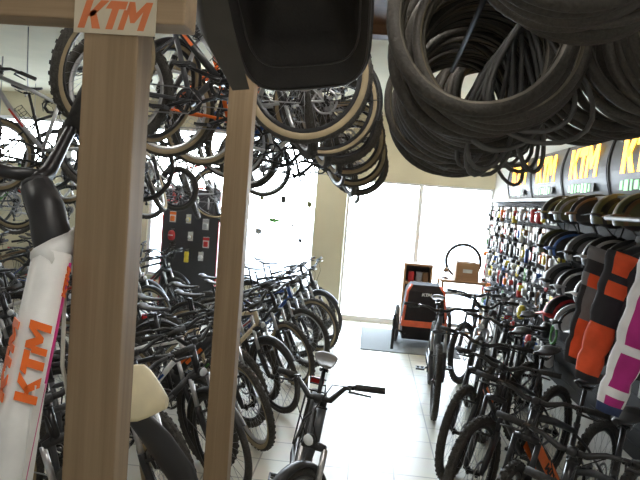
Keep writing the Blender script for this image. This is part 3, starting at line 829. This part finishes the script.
sh_ = bx(XW-.26, XW-.001, 3.7, 9.3, 2.1, 2.135, bev=.004).build('wall_shelf', mat('grey_shelf', (.24, .24, .24), .5)); tag(sh_, 'long grey shelf ledge running beneath the lit brand signs', 'shelf')
# ------------------------------------------------------------------ right wall goods
PCOL = dict(red=(.5, .03, .03), orange=(.8, .2, .03), yellow=(.75, .6, .06), green=(.12, .35, .1), blue=(.05, .13, .42), white=(.75, .75, .74), black=(.025, .025, .027), grey=(.25, .25, .26), olive=(.12, .12, .05), silver=(.5, .5, .52), brown=(.2, .11, .05), pink=(.6, .12, .3))
def pm(c): return mat('goods_'+c, PCOL[c], .45)
CARD = mat('white_card', (.72, .72, .7), .7)
def ends(k): return ORD[k+1]
panels = []
for i in range(5):
    y0 = 3.75+1.12*i
    p = thing('slatwall_panel', 'grey slatted wall panel behind goods, %s from the near end' % ORD[i+1], 'wall panel', place(XW-.001, y0+.56, .35), 'slatted panels along the right wall')
    m = MB(); m.box((-.012, 0, .87), (.022, 1.11, 1.74), 0)
    for k in range(16): m.box((-.026, 0, .06+.11*k), (.008, 1.11, .085), 0)
    m.build('slats', SLAT, p); panels.append(p)
def peg_item(kind, col, y, z, label, group, peg=True):
    """one article hanging on a peg of the slatted wall; x points out of the wall towards the aisle"""
    M = Matrix.Translation((XW-.032, y, z)) @ Matrix.Rotation(PI, 4, 'Z')
    t = thing({'pack': 'blister_pack', 'bottle': 'drinking_bottle', 'lamp': 'bike_lamp', 'glove': 'cycling_glove', 'lock': 'cable_lock', 'pump': 'hand_pump', 'bag': 'saddle_bag', 'spray': 'spray_can'}[kind], label, {'pack': 'packaged part', 'bottle': 'bottle', 'lamp': 'bike light', 'glove': 'glove', 'lock': 'bike lock', 'pump': 'pump', 'bag': 'bag', 'spray': 'spray can'}[kind], M, group)
    q = pm(col)
    pk = MB(); pk.tube([(0, 0, 0), (.16, 0, 0), (.165, 0, .012)], .003, 6); pk.build('display_hook', STEEL, t)
    c = .12
    if kind == 'pack':
        m = MB(); m.box((c, 0, -.085), (.003, .1, .17), 0); m.box((c+.002, 0, -.03), (.003, .1, .045), 1); m.build('backing_card', [CARD, q], t)
        m = MB(); m.box((c+.02, 0, -.11), (.036, .07, .085), 0, bev=.012); m.build('blister', q, t)
    elif kind == 'bottle':
        m = MB(); m.lathe([(0, -.2), (.034, -.2), (.037, -.19), (.037, -.13), (.033, -.115), (.037, -.1), (.037, -.05), (.026, -.03), (0, -.03)], (c, 0, 0), (0, 0, 1), 16); m.build('body', q, t)
        m = MB(); m.lathe([(.029, -.03), (.029, -.012), (.012, -.005), (.012, .012), (0, .012)], (c, 0, 0), (0, 0, 1), 14); m.build('cap', PLB, t)
    elif kind == 'spray':
        m = MB(); m.lathe([(0, -.2), (.03, -.2), (.032, -.195), (.032, -.06), (.018, -.04), (0, -.04)], (c, 0, 0), (0, 0, 1), 16); m.build('can', q, t)
        m = MB(); m.lathe([(.02, -.045), (.02, -.005), (.015, 0), (0, 0)], (c, 0, 0), (0, 0, 1), 12); m.build('cap', CARD, t)
    elif kind == 'lamp':
        m = MB(); m.box((c, 0, -.07), (.003, .08, .14), 0); m.build('backing_card', CARD, t)
        m = MB(); m.lathe([(0, 0), (.03, 0), (.034, .02), (.034, .05), (0, .055)], (c, 0, -.08), (1, 0, 0), 14); m.build('housing', q, t)
        m = MB(); m.lathe([(.03, .053), (.02, .06), (0, .062)], (c, 0, -.08), (1, 0, 0), 14); m.build('lens', LENS, t)
    elif kind == 'glove':
        m = MB()
        m.loft([[V((c+.018*math.sin(2*PI*k/10)*w2, w*math.cos(2*PI*k/10), z_)) for k in range(10)] for (z_, w, w2) in ((-.01, .034, .9), (-.05, .032, .9), (-.09, .043, 1), (-.13, .045, .9))])
        for f_ in range(4):
            y_ = -.033+.022*f_; L = (.05, .065, .068, .055)[f_]
            m.tube([(c, y_, -.12), (c+.005, y_*1.1, -.13-L*.6), (c+.012, y_*1.1, -.13-L)], [.011, .011, .009], 7)
        m.tube([(c, .036, -.075), (c+.008, .06, -.105), (c+.014, .064, -.13)], [.012, .011, .009], 7); m.build('hand', q, t)
        m = MB(); m.lathe([(.037, -.05), (.038, -.03), (.037, -.01)], (c, 0, 0), (0, 0, 1), 12); m.build('cuff', PLB, t)
    elif kind == 'lock':
        m = MB()
        for k in range(3): m.torus((c, 0, -.1-.004*k), .085-.004*k, .008, (1, 0, .1*k), 24, 7)
        m.build('cable_coil', q, t)
        m = MB(); m.tube([(c, -.02, -.185), (c, .03, -.185)], .016, 10); m.build('lock_body', PLB, t)
    elif kind == 'pump':
        m = MB(); m.tube([(c, 0, -.02), (c, 0, -.24)], .014, 10); m.build('barrel', q, t)
        m = MB(); m.tube([(c, 0, -.2), (c, 0, -.3)], .018, 10); m.build('handle', PLB, t)
    elif kind == 'bag':
        m = MB(); m.loft([[V((c+.02+.045*w*math.sin(2*PI*k/12), .06*w*math.cos(2*PI*k/12), z_)) for k in range(12)] for (z_, w) in ((-.02, .5), (-.04, .85), (-.1, 1), (-.15, .9), (-.17, .5))]); m.build('pouch', q, t)
        m = MB(); m.box((c+.066, 0, -.09), (.004, .07, .012), 0); m.build('reflective_strip', LENS, t)
    return t
KW = dict(pack='packaged part', bottle='drinking bottle', lamp='bike light', glove='cycling glove', lock='coiled lock', pump='hand pump', bag='saddle bag', spray='spray can')
rowz = [(2.04, 'top row', ['pack', 'lamp', 'spray', 'pack', 'bag', 'pack']), (1.83, 'second row', ['pack', 'spray', 'lamp', 'pack', 'bottle', 'pack']), (1.62, 'third row', ['bottle', 'pack', 'pack', 'glove', 'spray', 'pack']),
        (1.41, 'fourth row', ['pack', 'glove', 'lamp', 'glove', 'pack', 'lamp']), (1.2, 'fifth row', ['lock', 'pack', 'glove', 'bottle', 'lock', 'lamp']), (.96, 'sixth row', ['lock', 'bag', 'pack', 'lock', 'glove', 'bottle']), (.72, 'lowest row', ['bag', 'pack', 'bottle', 'bag', 'lamp', 'glove'])]
cols = ['grey', 'black', 'red', 'white', 'black', 'orange', 'silver', 'black', 'grey', 'white', 'blue', 'black', 'brown', 'red', 'black', 'silver', 'yellow', 'green']
for ri, (z, rn, kk) in enumerate(rowz):
    y = 6.0 if ri in (0, 1) else 5.7; k = 0
    while y < 9.2:
        kd = kk[k % len(kk)] if rnd.random() < .8 else rnd.choice(kk); c = cols[(k*5+ri*7+rnd.randrange(3)) % len(cols)]
        peg_item(kd, c, y, z, '%s %s on the right wall, %s, %s from the near end' % (c, KW[kd], rn, ORD[k+1]), 'goods on the %s of the right wall' % rn)
        y += .118; k += 1
        if kd == 'lock' or kk[k % len(kk)] == 'lock': y += .06
# helmets hung near the signs
def helmet(M, c1, c2, label):
    t = thing('cycling_helmet', label, 'helmet', M, 'helmets on the right wall')
    a, b2 = pm(c1), pm(c2); m = MB(); nu, nv = 37, 22; vs = []; mi = []
    for i in range(nv+1):
        ph = R(-12+205*i/nv)
        for j in range(nu):
            th = R(-88+176*j/(nu-1))
            groove = (j % 9) in (3, 4, 5) and 4 <= i <= nv-5 and 5 < j < nu-6
            r = .86 if groove else 1.
            front = math.cos(ph); up = math.sin(ph)
            vs.append(V((.145*r*front*math.cos(th)*.98+.0*up, .1*r*math.sin(th), .115*r*up*math.cos(th) - .03*(abs(math.sin(th))**3))))
    fs = [[i*nu+j, i*nu+j+1, (i+1)*nu+j+1, (i+1)*nu+j] for i in range(nv) for j in range(nu-1)]
    for f in fs:
        j = f[0] % nu; i = f[0]//nu
        g = (j % 9) in (3, 4) and 4 <= i <= nv-5 and 5 < j < nu-6
        m.add([], [], 0)
    m.add(vs, fs)
    for q, f in enumerate(fs):
        j = f[0] % nu; i = f[0]//nu
        m.m[q] = 2 if ((j % 9) in (3, 4) and 4 <= i <= nv-5 and 5 < j < nu-6) else (1 if (j % 9) in (6, 7) else 0)
    m.build('shell', [a, b2, PLB], t)
    m = MB(); m.ell((0, 0, .012), (.122, .084, .085), 0, 18, 10); m.build('inner_padding', PLB, t)
    m = MB()
    for sy in (-1, 1): m.tube([(.04, sy*.085, 0), (.02, sy*.075, -.06), (.01, sy*.03, -.115), (.01, 0, -.125)], .005, 6); m.tube([(-.06, sy*.08, 0), (.02, sy*.075, -.06)], .005, 6)
    m.build('chin_strap', BLK, t)
    m = MB(); m.loft([[V((.1+x, y, .025+zz)) for (y, zz) in ((-.075, 0), (0, .012), (.075, 0), (.075, -.005), (0, .006), (-.075, -.005))] for x in (0, .03, .06)]); m.build('peak', b2, t)
    return t
hs = [(2.0, 3.95, 'olive', 'brown'), (2.0, 4.35, 'olive', 'black'), (2.0, 4.75, 'black', 'brown'), (2.0, 5.15, 'olive', 'grey'), (2.0, 5.55, 'black', 'olive'),
      (1.7, 4.0, 'black', 'orange'), (1.7, 4.4, 'black', 'silver'), (1.7, 4.8, 'grey', 'black'), (1.7, 5.2, 'black', 'blue'), (1.7, 5.55, 'olive', 'black'),
      (1.42, 4.1, 'black', 'orange'), (1.42, 4.5, 'black', 'white'), (1.42, 4.9, 'black', 'silver'), (1.42, 5.3, 'grey', 'black'),
      (1.14, 4.05, 'red', 'orange'), (1.14, 4.45, 'black', 'silver'), (1.14, 4.85, 'silver', 'black'), (1.14, 5.25, 'black', 'red')]
hr = {2.0: 'top helmet row', 1.7: 'second helmet row', 1.42: 'third helmet row', 1.14: 'lowest helmet row'}
cnt = {}
for z, y, c1, c2 in hs:
    cnt[z] = cnt.get(z, 0)+1
    M = Matrix.Translation((XW-.24, y, z)) @ Matrix.Rotation(R(rnd.uniform(165, 205)), 4, 'Z') @ Matrix.Rotation(R(14), 4, 'Y') @ Matrix.Scale(1.3, 4)
    h = helmet(M, c1, c2, '%s and %s cycling helmet, %s from the near end of the %s' % (c1, c2, ORD[cnt[z]], hr[z]))
    m = MB(); Mi = M.inverted(); m.tube([Mi @ V((XW-.031, y, z-.02)), Mi @ V((XW-.24, y, z-.02)), Mi @ V((XW-.28, y, z+.0))], .005, 6); m.build('display_hook', STEEL, h)

# ------------------------------------------------------------------ clothes on the near rail
def garment(x, y, z, rz, lab, mats, cat, name, bands, sleeve_bands, L=.62, W=.23, SL=.58, flare=18):
    """hanging jersey: body, two sleeves, collar and hanger; bands give material index by height"""
    t = thing(name, lab, cat, place(x, y, z, rz), 'clothes on the near rail')
    def bandmat(bl, f, side):
        for (lim, inner, outer) in bl:
            if f <= lim: return outer if side else inner
        return bl[-1][1]
    nr, ns = 26, 28; rings = []
    for i in range(nr+1):
        f = i/nr; zz = -.02-L*f
        w = W*(.45+.55*min(1, f/.12)**.6) if f < .12 else W*(1+.04*math.sin(f*6)); th = .05+.025*math.sin(min(1, f*1.4)*PI*.6)
        rings.append([V((w*math.cos(2*PI*k/ns), (th+.012*math.sin(k*1.35+f*9))*math.sin(2*PI*k/ns), zz-.05*abs(math.cos(2*PI*k/ns))*(f < .12))) for k in range(ns)])
    m = MB(); m.loft(rings, mfun=lambda i, k: bandmat(bands, i/nr, abs(math.cos(2*PI*(k+.5)/ns)) > .86)); m.build('body', mats, t)
    for s in (-1, 1):
        rings = []; ns2 = 16
        for i in range(19):
            f = i/18; an = R(flare)*(1-.5*f)
            c = V((s*(W*.86+SL*f*math.sin(R(flare))*.9), 0, -.085-SL*f*math.cos(R(flare)*.8))); w = .08-.028*f+.005*math.sin(i*1.7)+.003*math.sin(i*3.1)
            rings.append([c+V((w*math.cos(2*PI*k/ns2)*(1), (w*.62+.008*math.sin(k*1.2+i*.8))*math.sin(2*PI*k/ns2), -s*w*math.cos(2*PI*k/ns2)*-.3)) for k in range(ns2)])
        m = MB(); m.loft(rings, mfun=lambda i, k: bandmat(sleeve_bands, i/18, abs(math.cos(2*PI*(k+.5)/ns2)) > .74)); m.build('sleeve', mats, t)
    m = MB(); m.lathe([(.062, -.06), (.058, -.02), (.054, .0), (.05, 0), (.054, -.03)], (0, 0, 0), (0, 0, 1), 20, len(mats)-1, True); m.build('collar', mats, t)
    m = MB(); m.tube([(-.17, 0, -.1), (-.06, 0, -.035), (0, 0, -.02), (.06, 0, -.035), (.17, 0, -.1)], .009, 8)
    m.tube([(0, 0, -.02), (0, 0, .05), (.018, 0, .068), (.034, 0, .055)] if False else [(0, 0, -.02), (0, 0, .06), (0, .016, .075), (0, .03, .062)], .0035, 6); m.build('hanger', PLB, t)
    return t
JW = mat('jersey_white', (.78, .78, .8), .8); JM = mat('jersey_magenta', (.42, .02, .2), .8); JO = mat('fabric_orange', (.85, .11, .03), .75); JB = mat('fabric_black', (.03, .03, .034), .85); JN = mat('fabric_navy', (.03, .05, .13), .8); JG = mat('fabric_grey', (.2, .2, .21), .85)
ZR = 1.97
m = MB(); m.tube([(1.36, 2.25, ZR), (1.36, 3.6, ZR)], .014, 10)
cr = m.build('clothes_rail', DARKB); tag(cr, 'dark clothes rail carrying the jersey and orange jackets', 'clothes rail')
for y in (2.27, 3.58):
    m = MB(); m.tube([(1.36, y, ZR), (XW-.005, y, ZR)], .012, 8); m.build('bracket', DARKB, cr)
jb = [(.1, 0, 0), (.14, 2, 2), (.5, 1, 0), (.56, 0, 0), (.85, 1, 0), (1, 2, 0)]
garment(1.36, 2.5, ZR-.08, 4, 'white and magenta cycling jersey hanging nearest on the clothes rail', [JW, JM, JN], 'jersey', 'cycling_jersey', jb,
        [(.1, 0, 0), (.17, 2, 0), (.5, 1, 0), (.57, 0, 0), (.78, 1, 0), (.84, 0, 0), (.94, 1, 0), (1, 2, 2)], SL=.64, flare=15, W=.22)
garment(1.36, 2.83, ZR-.08, 2, 'black jacket with bright orange lower sleeves hanging right behind the jersey', [JO, JB, JG], 'jacket', 'cycling_jacket', [(1, 1, 1)], [(.12, 0, 1), (.2, 1, 1), (.28, 0, 1), (.5, 1, 1), (.9, 0, 0), (1, 1, 1)], SL=.6, flare=13, W=.22)
garment(1.36, 3.04, ZR-.08, -3, 'black jacket with narrow orange sleeve stripes, third on the clothes rail', [JO, JB, JG], 'jacket', 'cycling_jacket', [(1, 1, 1)], [(.1, 2, 2), (.2, 1, 1), (.3, 0, 2), (.6, 2, 1), (.9, 0, 1), (1, 1, 1)], SL=.58, flare=11, W=.22)

# ------------------------------------------------------------------ far end: trailer, counter, boxes, mat
TR = mat('trailer_black_fabric', (.03, .026, .027), .9, spec=.15); TRO = mat('trailer_orange', (.75, .13, .05), .6)
tr = thing('bike_trailer', 'black and orange box trailer for bikes standing on the grey mat', 'bike trailer', place(.87, 8.55, 0, 0))
def trap(m, z0, z1, w0, w1, y0a, y0b, y1, mi=0):
    m.add([(-w0, y0a, z0), (w0, y0a, z0), (w0, y1, z0), (-w0, y1, z0), (-w1, y0b, z1), (w1, y0b, z1), (w1, y1, z1), (-w1, y1, z1)],
          [[0, 3, 2, 1], [4, 5, 6, 7], [0, 1, 5, 4], [1, 2, 6, 5], [2, 3, 7, 6], [3, 0, 4, 7]], mi, False)
m = MB(); trap(m, .12, .3, .29, .3, -.28, -.3, .3); trap(m, .3, .78, .3, .25, -.3, -.2, .3); trap(m, .78, .86, .25, .2, -.2, -.12, .26); m.build('body', TR, tr)
m = MB(); trap(m, .3, .38, .305, .297, -.307, -.29, .0); m.build('orange_band', TRO, tr)
for s in (-1, 1):
    m = MB(); m.tube([(s*.3, -.285, .3), (s*.25, -.195, .78), (s*.2, -.13, .86)], .018, 8); m.build('orange_piping', TRO, tr)
m = MB(); ktm(m, (-.06, -.215, .72), (1, 0, 0), (0, .18, .98), .045, 0, -.004); m.build('brand_mark', CARD, tr)
for s in (-1, 1):
    w = link('wheel', tyre_mesh('kid', False), tr, Matrix.Translation((s*.36, .05, .27)) @ Matrix.Rotation(PI/2, 4, 'Z')); link('spoked_rim', rim_mesh('kid', RIMB), w)
m = MB(); m.tube([(-.36, .05, .27), (.36, .05, .27)], .012, 8); m.build('axle', STEEL, tr)
m = MB(); m.tube([(-.25, -.3, .2), (-.4, -.55, .3), (-.42, -.62, .5), (-.4, -.66, .52)], .014, 8); m.tube([(-.43, -.6, .04), (-.43, -.6, .5)], .02, 8); m.build('tow_arm', BLK, tr)
mt = bx(.02, 1.35, 7.9, 9.35, .001, .012, bev=.004).build('door_mat', mat('grey_mat', (.2, .21, .21), .95, bump=.4, scale=200)); tag(mt, 'flat grey entrance mat lying before the glass door', 'mat')
WD = wood('counter_wood', (.33, .18, .08), (.45, .26, .13), 0, 20)
ct = thing('wooden_counter', 'pale wooden counter unit with open slatted side by the entrance', 'counter', place(1.42, 9.3))
bx(-.28, .45, -.3, .28, .86, .9, bev=.005).build('top', WD, ct)
for x in (-.27, .43):
    for y in (-.29, .26): bx(x, x+.035, y, y+.035, 0, .859).build('leg', WD, ct)
for z in (.2, .45, .68): bx(-.232, .427, -.285, -.262, z, z+.05).build('slat', CARD, ct)
bx(-.23, .425, -.25, .25, .1, .13).build('shelf', WD, ct)
def crate(x, y, z, w, d_, h, lab, m_, name='wooden_crate'):
    t = thing(name, lab, 'crate', place(x, y, z), 'crates by the entrance'); k = .018
    bx(-w/2, w/2, -d_/2, d_/2, 0, k).build('base', m_, t)
    for (a0, a1, b0, b1) in ((-w/2, w/2, -d_/2, -d_/2+k), (-w/2, w/2, d_/2-k, d_/2), (-w/2, -w/2+k, -d_/2+k+.001, d_/2-k-.001), (w/2-k, w/2, -d_/2+k+.001, d_/2-k-.001)):
        bx(a0, a1, b0, b1, k+.001, h, bev=.003).build('side_board', m_, t)
    bx(-w*.2, w*.2, -d_/2-.003, -d_/2-.0005, h*.45, h*.65).build('paper_label', CARD, t)
    return t
crate(1.52, 9.2, .901, .34, .3, .27, 'brown wooden crate standing on the wooden counter under the black hoop', WD)
bxx = thing('display_cabinet', 'low brown wooden display cabinet with open front behind the box trailer', 'cabinet', place(.82, 9.45))
bx(-.22, .22, -.15, .15, 1.04, 1.07).build('top', WD, bxx); bx(-.22, .22, -.15, .15, 0, .03).build('base', WD, bxx); bx(-.22, -.19, -.15, .15, .031, 1.039).build('side', WD, bxx); bx(.19, .22, -.15, .15, .031, 1.039).build('side', WD, bxx); bx(-.189, .189, .12, .15, .031, 1.039).build('back', DARKB, bxx); bx(-.189, .189, -.14, .119, .75, .78).build('shelf', WD, bxx); bx(-.189, .189, -.14, .119, .4, .43).build('shelf', WD, bxx)
for k, (c, x) in enumerate((('red', -.1), ('grey', .02), ('brown', .12))):
    o = bx(x-.045, x+.045, 9.36-9.4, 9.46-9.4, 0, .16, bev=.01).build('small_box', pm(c), None, (.82, 9.4, .781)); tag(o, '%s small box on the upper shelf of the display cabinet' % c, 'box', 'boxes in the display cabinet')
o = MB(); o.torus((0, 0, .26), .26, .024, (.25, 1, 0), 36, 8); h = o.build('black_hoop', BLK, None, (1.5, 9.42, .902)); 
tag(h, 'thin black hoop standing upright on the counter behind the wooden crate', 'hoop')
dk = thing('desk_lamp', 'small dark lamp standing on the counter edge', 'lamp', place(1.22, 9.2, .9))
m = MB(); m.lathe([(0, 0), (.05, 0), (.045, .015), (.008, .02), (.008, .12), (0, .12)], (0, 0, 0), (0, 0, 1), 16); m.build('base', PLB, dk)
m = MB(); m.lathe([(.02, .17), (.055, .1), (.05, .1), (.016, .165)], (0, 0, 0), (0, 0, 1), 16, 0, True); m.build('lamp_shade', pm('brown'), dk)

# ------------------------------------------------------------------ dark accessory stand on the left
ds = thing('accessory_stand', 'tall black accessory stand with red trim behind the left bikes', 'display stand', place(-2.8, 9.3))
bx(-.44, .44, -.02, .02, .06, 1.95).build('back_panel', DARKB, ds)
m = bx(-.46, .46, -.03, .03, 1.952, 1.985); bx(-.46, -.442, -.03, .03, .06, 1.95, m); bx(.442, .46, -.03, .03, .06, 1.95, m); m.build('red_trim', PAINT['red'], ds)
bx(-.48, .48, -.25, .2, 0, .055).build('base', PLB, ds)
sp = [(-.2, 1.86, 'red', 'pack'), (.05, 1.88, 'white', 'lock'), (.26, 1.85, 'silver', 'pump'), (-.22, 1.58, 'orange', 'pack'), (0, 1.55, 'yellow', 'lamp'), (.24, 1.5, 'silver', 'pack'), (-.22, 1.3, 'red', 'bag'), (.04, 1.28, 'brown', 'lamp'), (.26, 1.22, 'red', 'pack'), (0, 1.0, 'yellow', 'bottle'), (.2, .98, 'white', 'lamp'), (-.2, 1.02, 'black', 'bag')]
for k, (x, z, c, kd) in enumerate(sp):
    t = peg_item(kd, c, 0, 0, '%s %s on the black accessory stand, %s counting from its top' % (c, KW[kd], ORD[k+1]), 'goods on the black accessory stand')
    t.matrix_basis = Matrix.Translation((-2.8+x*1.15, 9.3-.021, z)) @ Matrix.Rotation(-PI/2, 4, 'Z')
# small stickers on the shop window
for k, (x, z, c, w_, h_) in enumerate(((-1.85, 1.85, 'olive', .1, .09), (-1.5, 1.82, 'black', .12, .16), (-1.05, 1.78, 'olive', .1, .14), (-1.7, 1.5, 'green', .26, .08), (-1.3, 1.45, 'black', .1, .05), (-1.9, 1.28, 'grey', .16, .12), (-1.15, 1.2, 'black', .08, .08))):
    m = MB(); poly = [(w_*(.5+.5*math.cos(a_*PI/4)*(1 if a_ % 2 else .7)), h_*(.5+.5*math.sin(a_*PI/4)*(.7 if a_ % 3 else 1))) for a_ in range(8)]
    m.prism(poly, (0, 0, 0), (1, 0, 0), (0, 0, 1), .002); o = m.build('window_sticker', pm(c), None, (x, YB+.071, z)); tag(o, 'small %s sticker on the shop window, %s' % (c, ('upper left', 'upper middle, tall', 'upper right', 'wide one below the tall sticker', 'small one on the right of the wide sticker', 'lower left', 'lowest on the right')[k]), 'sticker', 'stickers on the shop window')

# ------------------------------------------------------------------ light
LAMP = mat('fluorescent_diffuser', (.9, .9, .88), .5, emit=(1, .97, .9), estr=LAMP_E)
for k, (x, y, wh) in enumerate(LAMPS):
    f = thing('fluorescent_lamp', 'long white fluorescent ceiling lamp, %s' % wh, 'ceiling lamp', place(x, y, ZC-.11 if y < 4.75 else ZC-.09), 'fluorescent ceiling lamps')
    bx(-.07, .07, -.62, .62, .03, .089, bev=.01).build('housing', FRAMEW, f)
    bx(-.06, .06, -.6, .6, 0, .029, bev=.01).build('diffuser', LAMP, f)
W_ = bpy.data.worlds.new('daylight'); SC.world = W_; W_.use_nodes = True; nt = W_.node_tree; bg = nt.nodes['Background']
tc = nt.nodes.new('ShaderNodeTexCoord'); sx_ = nt.nodes.new('ShaderNodeSeparateXYZ'); cr = nt.nodes.new('ShaderNodeValToRGB')
cr.color_ramp.elements[0].position = 0; cr.color_ramp.elements[0].color = (.95, .97, 1, 1); cr.color_ramp.elements[1].position = .6; cr.color_ramp.elements[1].color = (.62, .78, 1, 1)
nt.links.new(tc.outputs['Generated'], sx_.inputs[0]); nt.links.new(sx_.outputs['Z'], cr.inputs['Fac']); nt.links.new(cr.outputs['Color'], bg.inputs['Color']); bg.inputs['Strength'].default_value = SKY
def portal(x, z, w_, h_):
    l = bpy.data.lights.new('window_portal', 'AREA'); l.shape = 'RECTANGLE'; l.size = w_; l.size_y = h_
    l.cycles.is_portal = True
    o = bpy.data.objects.new('window_portal', l); COL.objects.link(o); o.location = (x, YB+.15, z); o.rotation_euler = (R(-90), 0, 0)
portal(-3.73, 1.7, 5.7, 2.5); portal(.78, 1.16, 2.3, 2.3)

# ------------------------------------------------------------------ camera
cam = bpy.data.cameras.new('camera'); co = bpy.data.objects.new('camera', cam); COL.objects.link(co)
cam.sensor_width = 36; cam.lens = 33.75; cam.clip_start = .02
co.matrix_world = Matrix.Translation((0, 0, 1.95)) @ Matrix(((.994793, -.064662, .078773), (.082848, .062956, -.994572), (.059351, .995919, .067986))).to_4x4() @ Matrix.Rotation(.019, 4, 'Z')
SC.camera = co
SC.view_settings.view_transform = 'Standard'; SC.view_settings.look = 'None'; SC.view_settings.gamma = 1; SC.view_settings.use_curve_mapping = False
SC.view_settings.exposure = EXPO
SC.cycles.max_bounces = 6; SC.cycles.diffuse_bounces = 4; SC.cycles.transparent_max_bounces = 12; SC.cycles.sample_clamp_indirect = 8
